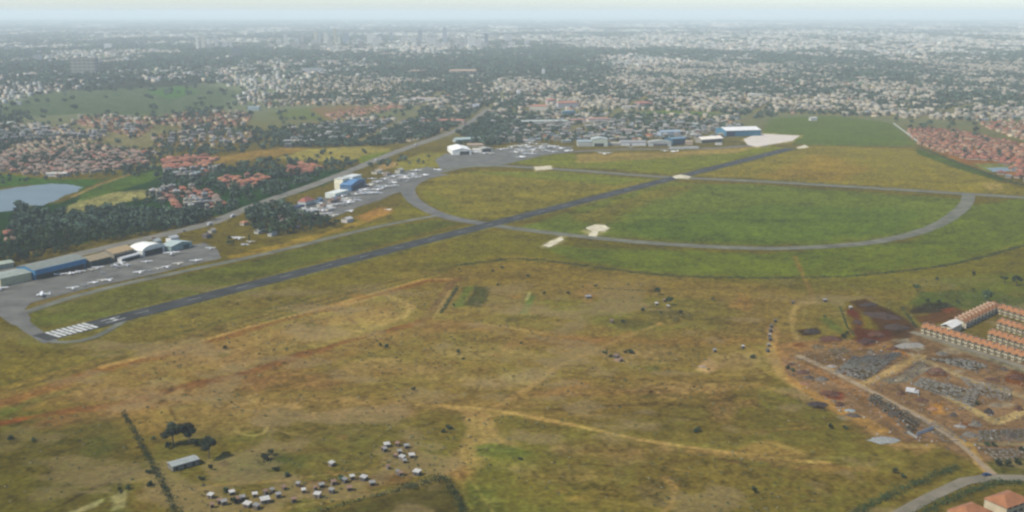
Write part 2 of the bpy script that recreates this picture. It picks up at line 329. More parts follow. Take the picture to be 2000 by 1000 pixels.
# reddish band and paths across the commons
line([(830, 626), (920, 632), (1020, 645), (1150, 662), (1300, 668), (1500, 664), (1560, 655)], 16, (138, 107, 66), 0.8, 10, 7, 0.4)
line([(850, 630), (960, 634), (1060, 650)], 5, (168, 136, 84), 0.8, 3, 2)
line([(960, 800), (1020, 765), (1090, 715), (1170, 680), (1240, 650), (1290, 632)], 5, (160, 130, 80), 0.9, 3, 2)
line([(1000, 700), (1080, 690), (1170, 668), (1270, 640)], 4, (156, 122, 74), 0.7, 3, 2)
line([(230, 800), (330, 800), (480, 793), (600, 782), (700, 787), (850, 790), (960, 795), (1050, 780), (1120, 760)], 20, (144, 117, 72), 0.75, 14, 7, 0.4)
line([(850, 792), (930, 797), (1000, 806), (1120, 830), (1260, 860), (1400, 880), (1500, 893), (1620, 905)], 4.5, (176, 143, 82), 0.95, 3, 1)
line([(880, 795), (960, 812), (1010, 806)], 4, (172, 138, 82), 0.8, 3, 1)
patch([(890, 800), (950, 805), (975, 850), (1000, 866), (940, 905), (905, 945), (860, 925), (905, 860), (925, 835)], (160, 127, 78), 8, 0.9, 7)
patch([(880, 925), (905, 895), (950, 905), (905, 945)], (154, 120, 68), 6, 0.8, 5)
patch([(925, 870), (960, 865), (1040, 885), (1010, 895), (930, 890)], (98, 106, 38), 6, 0.9, 5)
patch([(900, 935), (960, 895), (1100, 900), (1200, 930), (1150, 990), (960, 1010)], (113, 108, 50), 12, 0.7, 12)
for p, wd in (([(1080, 800), (1200, 792), (1300, 788), (1420, 800)], 4), ([(1240, 806), (1300, 812), (1370, 818)], 3.5), ([(1270, 756), (1380, 747), (1500, 740)], 5), ([(1100, 725), (1200, 738), (1270, 742)], 3), ([(700, 745), (745, 740), (790, 750)], 4), ([(1120, 905), (1250, 912), (1340, 900)], 3), ([(1400, 895), (1500, 912), (1650, 905)], 3.5), ([(560, 875), (660, 880)], 5), ([(1440, 690), (1500, 735)], 3)):
    line(p, wd, (92, 78, 50), 0.8, 2.5, 2.5, 0.35)
line([(1050, 770), (1160, 768), (1300, 762), (1480, 752), (1620, 790)], 8, (146, 113, 70), 0.7, 6, 4, 0.3)
patch([(1385, 770), (1420, 740), (1440, 790), (1425, 830), (1385, 820)], (136, 104, 70), 8, 0.7, 6, 0.5)
patch([(1440, 780), (1480, 775), (1480, 790), (1445, 795)], (132, 100, 70), 6, 0.6, 5, .4)
patch([(1360, 720), (1385, 695), (1405, 718), (1380, 728)], (182, 146, 102), 5, 0.9, 5)
patch([(1440, 880), (1500, 860), (1580, 880), (1560, 900), (1470, 895)], (150, 113, 68), 8, 0.7, 7, 0.2)
line([(1350, 880), (1450, 890), (1560, 912), (1700, 915)], 9, (148, 116, 70), 0.7, 5, 4, 0.2)
line([(1300, 932), (1318, 950), (1312, 985), (1295, 1000)], 4, (155, 123, 74), 0.7, 3, 2)
patch([(1240, 950), (1290, 935), (1310, 960), (1290, 990), (1250, 985)], (118, 103, 66), 6, 0.7, 5)
patch([(1100, 970), (1140, 962), (1160, 978), (1110, 980)], (158, 130, 62), 6, 0.7, 5)
# earth ring, burnt patch, village yards
ring = [(490 + 30 * math.cos(k * 0.42), 837 + 13 * math.sin(k * 0.42)) for k in range(-3, 9)]
line(ring, 3.2, (156, 138, 84), 0.9, 2, 0.6)
patch([(430, 903), (440, 899), (450, 904), (447, 911), (437, 913), (429, 909)], (82, 68, 42), 2, 0.95, 1)
patch([(270, 830), (340, 800), (440, 790), (540, 800), (520, 830), (440, 850), (330, 840)], (138, 112, 70), 10, 0.7, 9, .4)
patch([(400, 940), (480, 890), (560, 880), (620, 890), (560, 930), (460, 950)], (86, 92, 48), 7, 0.8, 7, 0.3)
patch([(500, 900), (560, 880), (570, 905), (520, 920)], (74, 82, 42), 5, 0.8, 5)
patch([(580, 945), (640, 935), (640, 960), (590, 965)], (118, 88, 58), 5, 0.8, 5)
patch([(700, 935), (790, 915), (830, 905), (800, 945), (720, 955)], (122, 94, 60), 6, 0.8, 5)
patch([(770, 860), (800, 855), (830, 900), (785, 900)], (116, 94, 62), 5, 0.7, 4)
line([(350, 965), (430, 945), (540, 940), (640, 925), (720, 920)], 3, (148, 124, 70), 0.7, 2, 1)
line([(640, 920), (690, 935), (720, 965)], 3, (148, 122, 70), 0.6, 2, 1)
line([(430, 1010), (600, 985), (760, 960), (870, 930)], 6, (136, 118, 70), 0.8, 3, 1)
patch([(560, 1010), (640, 1000), (780, 962), (870, 942), (905, 985), (920, 1180), (400, 1180)], (90, 84, 40), 4, 1, 2)
patch([(905, 930), (960, 960), (1000, 1010), (930, 1010)], (98, 102, 44), 6, 0.8, 4)
line([(915, 930), (940, 965), (970, 1010)], 2, (138, 124, 64), 0.7, 1.5, 0.8)
# left paddock edges
patch([(240, 802), (300, 790), (345, 800), (345, 860), (300, 850), (262, 850)], (140, 112, 64), 6, 0.7, 6)
line([(316, 778), (330, 795), (345, 820)], 3, (100, 82, 50), 0.8, 2, 1)
line([(80, 1005), (150, 970), (200, 945), (275, 915)], 3, (74, 66, 38), 0.85, 2, 1)
patch([(130, 1000), (170, 985), (200, 975), (190, 990), (150, 1005)], (152, 146, 104), 3, 0.8, 3)
patch([(215, 970), (245, 955), (255, 965), (245, 990), (220, 995)], (150, 146, 100), 3, 0.8, 3)
patch([(190, 816), (220, 808), (222, 812), (196, 822)], (158, 138, 86), 2, 0.8, 1)
patch([(250, 960), (280, 920), (320, 960), (340, 1010), (260, 1010)], (122, 104, 54), 6, 0.8, 5)
patch([(60, 820), (110, 800), (120, 830), (70, 840)], (90, 86, 52), 8, 0.6, 7)
for (u, v, du) in ((30, 905, 60), (150, 880, 80), (60, 950, 70), (190, 920, 60), (100, 860, 90)):
    patch([(u, v), (u + du, v - 12), (u + du + 20, v - 4), (u + 20, v + 10)], (86, 90, 44), 6, 0.55, 6)
# right of the commons: track by the works, scrub
line([(1552, 500), (1565, 530), (1580, 560), (1590, 590)], 4, (140, 118, 74), 0.85, 3, 1.5)
line([(1590, 590), (1560, 592), (1548, 610), (1548, 640), (1560, 665)], 5, (164, 140, 86), 0.8, 3, 2)
line([(1640, 605), (1660, 640), (1668, 655)], 4, (172, 152, 98), 0.8, 3, 1.5)
line([(1570, 605), (1580, 640)], 4, (158, 142, 96), 0.6, 3, 1.5)
patch([(1590, 590), (1700, 580), (1760, 620), (1660, 660), (1570, 660), (1550, 620)], (122, 110, 64), 10, 0.8, 8)
patch([(1550, 575), (1700, 585), (1900, 600), (1780, 590), (1850, 560), (1600, 565)], (130, 112, 68), 14, 0.5, 14)
patch([(1650, 655), (1600, 625), (1610, 612), (1640, 640)], (92, 104, 50), 4, 0.8, 4)
patch([(1770, 600), (1800, 570), (1920, 565), (2000, 580), (2100, 590), (2100, 612), (1960, 600), (1850, 606)], (86, 100, 52), 8, 0.85, 7)
patch([(1830, 545), (1950, 530), (2100, 545), (2100, 590), (1900, 575)], (100, 108, 60), 12, 0.7, 12, 0.3)
patch([(1770, 605), (1800, 592), (1850, 590), (1870, 600), (1840, 612), (1780, 612)], (66, 66, 50), 4, 0.9, 5)
patch([(1790, 618), (1850, 605), (1890, 605), (1860, 630), (1800, 632)], (104, 76, 60), 5, 0.9, 5)
patch([(1832, 603), (1860, 598), (1880, 604), (1850, 612)], (130, 78, 56), 4, 0.8, 4)
patch([(1665, 588), (1690, 585), (1740, 610), (1790, 640), (1760, 660), (1735, 660), (1700, 620)], (98, 84, 68), 5, 1, 5)
patch([(1660, 600), (1680, 610), (1690, 640), (1740, 650), (1700, 675), (1670, 660), (1665, 625)], (100, 68, 50), 5, 0.8, 5, .3)
# building works
patch([(1505, 680), (1560, 665), (1740, 662), (1790, 640), (2000, 705), (2150, 750), (2150, 940), (1990, 925), (1900, 905), (1820, 865), (1720, 870), (1640, 815), (1540, 745)], (132, 107, 82), 10, 1, 9)
patch([(1505, 672), (1600, 664), (1740, 668), (1740, 684), (1600, 682), (1520, 700)], (152, 118, 78), 5, 0.8, 5, .4)
patch([(1680, 820), (1720, 830), (1750, 855), (1790, 875), (1750, 880), (1690, 845)], (158, 124, 80), 5, 0.8, 4, .4)
patch([(1770, 875), (1800, 870), (1830, 875), (1790, 890)], (160, 122, 76), 4, 0.7, 3, .4)
line([(1740, 680), (1790, 700), (1800, 696)], 6, (168, 118, 72), 0.9, 3, 2)
line([(1890, 866), (1990, 868), (2100, 870)], 4, (150, 136, 102), 0.8, 3, 1)
patch([(1815, 790), (1840, 785), (1845, 810), (1820, 812)], (168, 124, 74), 4, 0.9, 3)
patch([(1985, 720), (2020, 735), (2000, 755), (1960, 745)], (116, 80, 52), 4, 0.9, 3)
patch([(1795, 715), (1835, 715), (1850, 735), (1815, 735)], (106, 72, 50), 4, 0.9, 3)
patch([(1900, 905), (2000, 895), (2150, 895), (2150, 925), (1950, 925)], (92, 96, 56), 5, 0.8, 4)
patch([(1780, 650), (1800, 648), (2000, 712), (2150, 760), (2150, 775), (1980, 722)], (140, 132, 108), 3, 0.9, 2)
line([(1890, 866), (1900, 885), (1915, 905), (1940, 928)], 5, (168, 134, 80), 1, 2, 1)
for q, cc in (([(1630, 727), (1664, 699), (1762, 690), (1690, 744)], (74, 72, 62)), ([(1784, 752), (1800, 738), (1912, 768), (1900, 795)], (78, 76, 64)), ([(1694, 782), (1708, 770), (1800, 822), (1782, 846)], (66, 63, 53)), ([(1820, 702), (1888, 702), (1930, 716), (1902, 724)], (80, 78, 68)), ([(1876, 738), (1976, 760), (1972, 786), (1910, 772)], (98, 90, 74)), ([(1912, 842), (2030, 836), (2030, 862), (1915, 860)], (92, 90, 78)), ([(1915, 876), (2030, 880), (2030, 896), (1950, 900)], (100, 92, 76)), ([(1735, 748), (1788, 712), (1822, 718), (1776, 746)], (136, 128, 108)), ([(1775, 812), (1840, 832), (1888, 862), (1845, 862)], (112, 96, 74)), ([(1555, 690), (1640, 690), (1650, 712), (1560, 716)], (120, 98, 70))):
    patch(q, cc, 4, 0.85, 3, 0.25)
for k in range(60):
    r_ = np.random.default_rng(2900 + k); x = r_.uniform(1530, 2040); y = r_.uniform(668, 900)
    if y > 690 + (x - 1500) * .42 or y < 640 + (x - 1780) * .3: continue
    s_ = r_.uniform(5, 22); patch([(x + s_ * math.cos(t) * r_.uniform(.7, 1.5), y + .32 * s_ * math.sin(t)) for t in (0, 1, 2, 3, 4, 5)], [(146, 136, 116), (92, 78, 62), (140, 100, 70), (104, 104, 94), (160, 146, 120), (116, 74, 54)][k % 6], 3, 0.7, 3, 0.4)
patch([(1662, 590), (1690, 584), (1740, 608), (1792, 640), (1768, 662), (1735, 662), (1700, 622)], (86, 72, 58), 8, 0.9, 7, .25)
patch([(1655, 606), (1675, 610), (1686, 640), (1740, 648), (1735, 664), (1690, 676), (1668, 662), (1662, 628)], (100, 66, 48), 7, 0.85, 6, .3)
patch([(1745, 664), (1770, 662), (1812, 682), (1790, 686)], (166, 158, 136), 3, 0.8, 3, .3)
patch([(1560, 645), (1595, 640), (1602, 652), (1570, 655)], (70, 52, 42), 3, 0.9, 3)
patch([(1605, 658), (1642, 656), (1640, 666), (1608, 667)], (100, 56, 40), 3, 0.9, 3)
patch([(1580, 785), (1612, 790), (1612, 800), (1590, 797)], (62, 48, 42), 3, 0.95, 2)
patch([(1605, 762), (1645, 768), (1640, 780), (1608, 776)], (112, 62, 44), 4, 0.8, 4)
patch([(1630, 815), (1660, 800), (1690, 812), (1680, 826)], (130, 132, 120), 3, 0.6, 3, .4)
line([(1560, 695), (1620, 722), (1685, 755), (1740, 785), (1800, 815), (1850, 845), (1890, 872)], 5, (176, 148, 104), 0.95, 3, 1.5)
line([(1683, 752), (1730, 730), (1775, 705), (1800, 695)], 7.5, (172, 144, 100), 0.95, 3, 1)
line([(1780, 692), (1830, 715), (1900, 745), (1990, 772), (2100, 800)], 7, (164, 144, 108), 0.9, 3, 1.5)
line([(1850, 775), (1900, 800), (1945, 825), (1980, 812), (2040, 780)], 6.5, (176, 152, 106), 0.95, 3, 1.5)
line([(1512, 640), (1508, 690), (1525, 730), (1570, 760), (1640, 800), (1720, 840)], 10, (164, 128, 80), 0.95, 5, 3)
line([(1540, 700), (1600, 725), (1680, 770), (1760, 830)], 9, (150, 112, 76), 0.7, 6, 4, 0.5)
line([(1890, 866), (1900, 885), (1915, 905), (1940, 928)], 6, (168, 136, 84), 1, 2, 1)
line([(1705, 845), (1740, 865), (1790, 872), (1850, 868)], 5, (162, 132, 86), 0.7, 3, 2)
# left side: parks, wasteland and water meadows
patch([(-420, 420), (0, 410), (120, 395), (230, 350), (320, 320), (520, 330), (700, 330), (640, 360), (480, 410), (300, 450), (0, 500), (-420, 600)], (70, 92, 62), 12, 1, 10)
patch([(-420, 360), (0, 340), (100, 350), (200, 350), (330, 315), (220, 345), (160, 370), (60, 360), (-420, 420)], (84, 114, 74), 8, 0.9, 6)
patch([(120, 410), (170, 385), (240, 372), (330, 370), (300, 385), (240, 395), (200, 415), (140, 418)], (158, 152, 108), 6, 0.9, 6, .3)
patch([(150, 375), (230, 350), (310, 330), (320, 345), (240, 370), (160, 392)], (98, 118, 68), 6, 0.9, 5)
line([(140, 385), (190, 362), (250, 342), (330, 315), (360, 308)], 7, (160, 142, 106), 0.9, 3, 1)
patch([(400, 315), (480, 295), (560, 288), (600, 292), (540, 305), (440, 320)], (158, 134, 94), 8, 0.9, 8, .3)
patch([(540, 310), (600, 292), (700, 285), (765, 290), (740, 305), (640, 315)], (160, 150, 100), 8, 0.95, 6)
patch([(700, 305), (740, 298), (760, 295), (735, 315), (705, 318)], (124, 138, 80), 5, 0.9, 5)
patch([(750, 325), (830, 298), (880, 300), (860, 325), (780, 335)], (142, 138, 90), 8, 0.9, 6)
patch([(735, 325), (770, 315), (780, 325), (745, 332)], (180, 152, 112), 5, 0.8, 5)
patch([(0, 205), (80, 185), (250, 165), (400, 165), (470, 180), (440, 210), (300, 225), (150, 222), (0, 232)], (86, 114, 100), 50, 0.65, 45, .5)
patch([(290, 180), (350, 168), (390, 180), (330, 192)], (106, 140, 106), 30, 0.8, 20)
patch([(-200, 150), (100, 120), (200, 150), (400, 140), (400, 165), (100, 180), (-200, 200)], (70, 105, 105), 60, 0.8, 40)
patch([(600, 212), (640, 208), (760, 205), (770, 212), (700, 228), (640, 234)], (150, 122, 106), 25, 0.7, 20, .5)
patch([(520, 222), (600, 210), (640, 235), (560, 232)], (120, 132, 104), 20, 0.8, 12)
patch([(1220, 225), (1300, 215), (1400, 222), (1380, 240), (1260, 240)], (112, 142, 96), 20, 0.95, 14)
patch([(1290, 205), (1360, 200), (1370, 208), (1300, 212)], (160, 160, 118), 20, 0.9, 10)
patch([(1780, 255), (1800, 250), (1960, 275), (2200, 300), (2200, 380), (1980, 345), (1880, 318), (1800, 285)], (150, 116, 94), 10, 0.9, 8)
patch([(1900, 320), (1990, 318), (2000, 330), (1930, 335)], (128, 142, 100), 6, 0.8, 5)
patch([(1790, 290), (1880, 322), (1960, 350), (1960, 356), (1870, 330), (1790, 300)], (92, 110, 78), 5, 0.9, 4)
patch([(1960, 218), (2200, 214), (2200, 228), (1970, 226)], (140, 158, 118), 25, 0.8, 12)
patch([(1930, 262), (1945, 355), (1990, 365)], (160, 150, 110), 4, 0.0, 3)
patch([(1915, 358), (1950, 355), (1960, 368), (1930, 372)], (164, 146, 100), 5, 0.8, 5)
for k in range(40):
    r_ = np.random.default_rng(3900 + k); x, y = (r_.uniform(400, 720), 0) if k < 28 else (r_.uniform(735, 830), 0); y = 1000 - (x - 400) * .17 + r_.uniform(-30, 12) if k < 28 else r_.uniform(862, 945); s_ = r_.uniform(4, 13)
    patch([(x + s_ * math.cos(t) * r_.uniform(.8, 1.5), y + .38 * s_ * math.sin(t)) for t in (0, 1, 2, 3, 4, 5)], [(138, 112, 76), (112, 86, 60), (84, 74, 48), (150, 128, 86)][k % 4], 2.5, 0.7, 2.5, 0.3)
for po in ([(1140, 447), (1160, 437), (1182, 438), (1194, 446), (1180, 455), (1165, 466), (1145, 463)], [(1056, 482), (1075, 469), (1101, 460), (1103, 470), (1088, 478), (1070, 486)], [(1038, 326), (1078, 322), (1084, 331), (1044, 335)], [(1306, 346), (1330, 339), (1355, 345), (1345, 351)], [(1448, 274), (1480, 259), (1568, 264), (1548, 278), (1478, 290)]): patch(po, (178, 166, 122), 8, 0.75, 6, .4)
line([(-100, 800), (120, 765), (330, 712), (500, 662), (650, 622), (760, 596)], 34, (150, 118, 78), 0.6, 22, 10, 0.45)
line([(100, 822), (330, 782), (480, 745), (620, 700), (740, 662), (860, 640)], 26, (146, 106, 72), 0.6, 18, 9, 0.45)
for k, (u, v, du, dv) in enumerate([(430, 690, 120, 22), (620, 655, 110, 16), (560, 745, 150, 20), (350, 760, 110, 20), (760, 720, 140, 18), (930, 690, 130, 16), (1080, 665, 130, 14), (980, 745, 120, 18), (700, 800, 120, 16), (520, 790, 120, 16), (1120, 760, 110, 14), (1250, 690, 120, 14), (240, 770, 90, 18), (1330, 760, 110, 16), (880, 640, 90, 10), (1430, 700, 60, 20), (1200, 880, 120, 14), (1080, 930, 100, 16)]):
    r_ = np.random.default_rng(4900 + k); patch([(u + du * math.cos(t) * r_.uniform(.6, 1.1), v + dv * math.sin(t) * r_.uniform(.6, 1.2)) for t in (0, .8, 1.6, 2.4, 3.2, 4.0, 4.8, 5.6)], [(150, 116, 80), (158, 128, 84), (142, 104, 70), (152, 126, 88)][k % 4], 22, 0.75, 20, 0.55)
# footpaths trodden between the huts, tracks and works
for k in range(34):
    r_ = np.random.default_rng(900 + k); x, y = r_.uniform(380, 1500), r_.uniform(590, 930); hd = r_.uniform(-.5, .5) * 1.2 + (0 if k % 3 else 1.2); pts = []
    for _ in range(int(r_.integers(4, 9))):
        pts.append((x, y)); x += 42 * math.cos(hd); y += 13 * math.sin(hd); hd += r_.normal(0, .35)
    line(pts, r_.uniform(1.2, 2.6), [(158, 128, 78), (150, 118, 70), (98, 84, 50), (150, 134, 84)][k % 4], 0.6, 1.5, 0.8, 0.3)
for k in range(46):
    r_ = np.random.default_rng(1900 + k); x, y = r_.uniform(330, 1640), r_.uniform(560, 985); s_ = r_.uniform(4, 16)
    patch([(x + s_ * math.cos(t) * r_.uniform(.8, 1.6), y + .35 * s_ * math.sin(t)) for t in (0, 1, 2, 3, 4, 5)], [(152, 124, 80), (92, 96, 46), (148, 108, 68), (88, 80, 48), (128, 120, 62)][k % 5], 4, 0.65, 4, 0.4)
for po in ([(540, 195), (600, 155), (960, 145), (985, 225), (900, 232), (780, 208), (600, 206)], [(960, 218), (1200, 222), (1440, 228), (1450, 250), (1350, 262), (1150, 264), (1020, 270), (960, 262)], [(985, 145), (1480, 118), (2300, 118), (2300, 236), (1900, 238), (1740, 230), (1480, 220), (1200, 216), (985, 215)], [(0, 245), (130, 240), (310, 255), (320, 300), (200, 336), (0, 336), (-100, 340), (-100, 250)], [(560, 252), (700, 231), (900, 236), (930, 254), (860, 268), (780, 282), (570, 270)]):
    patch(po, (146, 143, 120), 40, 0.75, 30, 0.5)
for zz in ZONES[3:9]: patch(zz[0], (140, 122, 100), 12, .6, 12, .4)
for st in STREETS: line(st, 10, (140, 138, 124), 0.7, 6, 3)
# fine variety: tufts, dry patches, bare soil
nearw = 1 - ss(DIS, 1500, 3500)
tone = 1 + nearw * (0.16 * (n90 - 0.5) * 2 + 0.24 * (n20 - 0.5) * 2 + 0.50 * (n5 - 0.5) * 2 + 0.40 * (n2 - 0.5) * 2 + 0.30 * (nst - 0.5) * 2)
G *= tone[:, None]
common = ss(V.ravel(), 520, 600) * (1 - 0.65 * ss(-U.ravel(), -250, 50))
SITE = inside(np.c_[U.ravel(), V.ravel()], np.array([(1508, 668), (1740, 662), (1790, 640), (2000, 705), (2150, 750), (2150, 930), (1990, 900), (1900, 900), (1820, 868), (1720, 868), (1640, 815), (1540, 745)], float)) | inside(np.c_[U.ravel(), V.ravel()], np.array([(1650, 590), (1690, 582), (1800, 640), (1770, 662), (1660, 665)], float))
common = common * (1 - SITE)
G = lerp(G, G * np.array((0.80, 0.98, 0.78)), common * ss(n90 * 0.45 + n20 * 0.35 + n5 * .2, 0.50, 0.64) * 0.7)
G = lerp(G, G * np.array((1.30, 1.20, 1.08)), common * ss(1 - (nst * 0.4 + n20 * 0.35 + n5 * .25), 0.49, 0.62) * 0.8)
G = lerp(G, np.array((0.140, 0.098, 0.045)), common * ss(fbm(GX, GY * 1.4, 50, 6, 77), 0.56, 0.66) * 0.5)
G = lerp(G, G * 0.60, common * ss(fbm(GX * 0.6, GY * 1.5, 14, 4, 87), 0.60, 0.72) * 0.35)
field = (1 - common) * nearw
G = lerp(G, G * np.array((1.04, 1.03, 1.04)), field * ss(n90 * .6 + n20 * .4, 0.48, 0.62) * 0.7)
LUM = G @ np.array((.3, .6, .1)); G = lerp(G, LUM[:, None] * np.array((1.20, .99, .42)), common * .24)
G = np.clip(G * np.array((1.05, 1.09, 1.03)) * (1 + np.array((.15, .11, .10))[None] * common[:, None]), 0.004, 0.8)
GZ = -(0.22 * n5 + 0.14 * n2 + 0.5 * (n20 > .55) * (n20 - .55)) * common * (1 - ss(DIS, 1100, 1500))
me = bpy.data.meshes.new('ground')
N = NR * NC; me.vertices.add(N); me.vertices.foreach_set('co', np.c_[GX, GY, GZ].astype(np.float32).ravel())
ii = (np.arange(NR - 1)[:, None] * NC + np.arange(NC - 1)[None, :]).ravel()
Q = np.c_[ii, ii + 1, ii + NC + 1, ii + NC].astype(np.int32); m_ = len(Q)
me.loops.add(m_ * 4); me.loops.foreach_set('vertex_index', Q.ravel()); me.polygons.add(m_)
me.polygons.foreach_set('loop_start', np.arange(0, m_ * 4, 4, dtype=np.int32)); me.polygons.foreach_set('loop_total', np.full(m_, 4, np.int32))
ca = me.color_attributes.new('Col', 'FLOAT_COLOR', 'POINT'); ca.data.foreach_set('color', np.c_[G, np.ones(N)].astype(np.float32).ravel())
me.materials.append(M['ground']); me.update(calc_edges=True)
ground = bpy.data.objects.new('ground', me); C.objects.link(ground); tag(ground, kind='structure')

# ------------------------------------------------------------ runways, taxiways, roads, water as sheets
def ribbon(name, px, width, z, m, sub=12.0, jit=0.0, world=None, w1=None, smooth=6):
    W = [np.array(p[:2], float) for p in world] if world else [gp(u, v)[:2] for u, v in px]
    pts = [W[0]]
    for a, b in zip(W[:-1], W[1:]):
        n = max(1, int(np.linalg.norm(b - a) / sub))
        pts += [a + (b - a) * (k / n) for k in range(1, n + 1)]
    pts = np.array(pts)
    if len(W) > 2:
        for _ in range(smooth): pts[1:-1] = (pts[:-2] + 2 * pts[1:-1] + pts[2:]) / 4
    d = np.gradient(pts, axis=0); d /= np.linalg.norm(d, axis=1)[:, None]; nn = np.c_[-d[:, 1], d[:, 0]]
    wd = np.linspace(width, w1 or width, len(pts)) / 2
    l = pts + nn * (wd + rng.normal(0, jit, len(pts)))[:, None]; r = pts - nn * (wd + rng.normal(0, jit, len(pts)))[:, None]
    vs = [(*p, z) for p in l] + [(*p, z) for p in r]; n = len(pts)
    return tag(mesh_obj(name, vs, [(i, n + i, n + i + 1, i + 1) for i in range(n - 1)], m), kind='structure')
def sheet(name, px, z, m, jit=0.0, sub=6):
    W = [gp(u, v)[:2] for u, v in px]; out = []
    for i in range(len(W)):
        a = W[i]; b = W[(i + 1) % len(W)]; n = max(1, int(np.linalg.norm(b - a) / sub)) if jit else 1
        for k in range(n): out.append(a + (b - a) * k / n + (rng.normal(0, jit, 2) if jit else 0))
    me = bpy.data.meshes.new(name)
    import bmesh
    bm = bmesh.new(); f = bm.faces.new([bm.verts.new((*p, z)) for p in out]); bm.normal_update()
    if f.normal.z < 0: f.normal_flip()
    bmesh.ops.triangulate(bm, faces=bm.faces[:]); bm.to_mesh(me); bm.free(); me.materials.append(m)
    o = bpy.data.objects.new(name, me); C.objects.link(o); return tag(o, kind='structure')
ribbon('runway', [(78, 661), (1545, 290)], 23, 0.20, M['asphalt'], jit=0.3)
ribbon('crossing_runway', [(855, 336), (900, 326), (950, 322), (1000, 325), (1100, 331), (1200, 339), (1300, 346), (1500, 355), (1600, 361), (1700, 367), (1800, 373), (1890, 379), (2000, 386), (2300, 405)], 22, 0.15, M['oldasphalt'], jit=0.4)
ribbon('taxiway', [(45, 612), (67, 602), (150, 577), (250, 552), (350, 532), (437, 513), (520, 496), (640, 466), (725, 445), (800, 430), (860, 420)], 11, 0.10, M['oldasphalt'], jit=0.3)
ribbon('taxiway', [(870, 340), (835, 345), (806, 357), (795, 371), (803, 388), (826, 405), (856, 419), (905, 433), (950, 437)], 20, 0.12, M['apron'], jit=0.3)
ribbon('taxiway', [(1892, 380), (1889, 396), (1872, 415), (1835, 439), (1780, 459), (1700, 475), (1600, 483), (1500, 486), (1400, 483), (1300, 477), (1200, 469), (1120, 460), (1050, 452), (985, 444), (950, 438)], 17, 0.11, M['oldasphalt'], jit=0.4)
ribbon('taxiway', [(1010, 310), (1050, 303), (1100, 297), (1200, 292), (1300, 291), (1400, 290), (1460, 284), (1500, 285)], 18, 0.11, M['apron'], jit=0.4)
ribbon('taxiway', [(965, 300), (968, 312), (962, 325)], 22, 0.13, M['apron'])
ribbon('taxiway', [(22, 606), (45, 634), (75, 655), (100, 668)], 12, 0.13, M['apron'], jit=.3)
ribbon('taxiway', [(100, 668), (125, 681), (165, 676), (198, 664), (215, 648), (226, 634), (250, 620)], 6.5, 0.12, M['oldasphalt'], jit=.3)
sheet('apron', [(-60, 620), (-60, 575), (0, 560), (60, 549), (110, 540), (180, 520), (330, 486), (400, 474), (425, 488), (432, 505), (380, 516), (300, 536), (200, 557), (100, 581), (60, 592), (48, 605), (60, 622), (52, 640), (22, 634), (0, 618)], 0.16, M['apron'])
sheet('apron', [(540, 432), (580, 400), (640, 385), (700, 365), (770, 338), (835, 326), (872, 334), (830, 348), (808, 358), (796, 372), (770, 378), (740, 392), (700, 404), (655, 424), (600, 434)], 0.17, M['apron'])
sheet('apron', [(850, 312), (870, 300), (960, 292), (1040, 286), (1120, 286), (1110, 296), (1060, 304), (1000, 318), (955, 326), (900, 326), (860, 330)], 0.14, M['apron'])
sheet('apron', [(1452, 272), (1480, 261), (1562, 265), (1548, 275), (1478, 287), (1460, 283)], 0.17, M['concrete'])
for p in ([(1143, 446), (1160, 439), (1180, 440), (1191, 446), (1182, 452), (1170, 452), (1163, 463), (1148, 461), (1156, 452)], [(1060, 480), (1075, 471), (1098, 462), (1100, 468), (1088, 476), (1072, 484)],
          [(1042, 326), (1075, 324), (1080, 330), (1046, 333)], [(1312, 345), (1330, 341), (1350, 345), (1345, 349), (1318, 349)], [(1555, 288), (1572, 283), (1580, 288), (1560, 291)]):
    sheet('murram_patch', p, 0.27, M['sand'], 0.7)
# painted threshold bars and centre line
P0 = gp(96, 656)[:2]; P1 = gp(1545, 290)[:2]; e = (P1 - P0) / np.linalg.norm(P1 - P0); nperp = np.array((-e[1], e[0]))
if nperp[0] > 0: nperp = -nperp                # to the hangar side
mk = MB()
def bar(s0, s1, t0, t1):
    q = [P0 + e * s + nperp * t for s, t in ((s0, t0), (s1, t0), (s1, t1), (s0, t1))]
    mk.add([(*p, 0.26) for p in q], [(0, 1, 2, 3)])
for k in range(8):
    bar(2 + k * 4.6, 5.0 + k * 4.6, -10.4, -0.7); bar(2 + k * 4.6, 5.0 + k * 4.6, 0.7, 10.4)
bar(1, 39, -0.5, 0.5)
for k in range(26): bar(78 + k * 54, 92 + k * 54, -0.2, 0.2)
for k in (-1, 1):
    bar(48, 66, k * 4 - 0.5, k * 4 + 0.5); bar(56, 60, k * 2.5 - 1.2, k * 2.5 + 1.2)
tag(mk.build('runway_markings', M['paint']), kind='structure')
# roads
ribbon('road', [(-60, 540), (60, 520), (200, 485), (300, 463), (408, 438), (480, 408), (540, 386), (600, 366), (650, 347), (700, 327), (760, 302), (800, 287), (850, 270), (890, 256), (930, 232), (955, 212)], 20, 0.10, M['road'], jit=0.5)
ribbon('road', [(1640, 1068), (1762, 1001), (1822, 968), (1880, 940), (1930, 927), (2000, 935), (2120, 945)], 8.0, 0.09, M['tarred'], jit=0.2, smooth=1)
ribbon('dirt_road', [(1560, 695), (1620, 722), (1685, 755), (1740, 785), (1800, 815), (1850, 845), (1890, 872), (1902, 890), (1916, 905), (1938, 926)], 4.6, 0.07, M['dirtroad'], jit=0.45)
ribbon('estate_road', [(1780, 648), (1850, 668), (1920, 690), (2000, 718), (2120, 756)], 7, 0.08, M['tarred'], jit=0.1)
sheet('lake', [(-300, 400), (-60, 380), (0, 371), (40, 365), (100, 358), (138, 361), (162, 366), (150, 374), (130, 381), (105, 394), (82, 402), (58, 401), (30, 411), (0, 414), (-200, 440)], 0.12, M['water'], 1.5)
sheet('pond', [(1925, 328), (1995, 326), (2010, 334), (1940, 336)], 0.12, M['water'], 1.0)
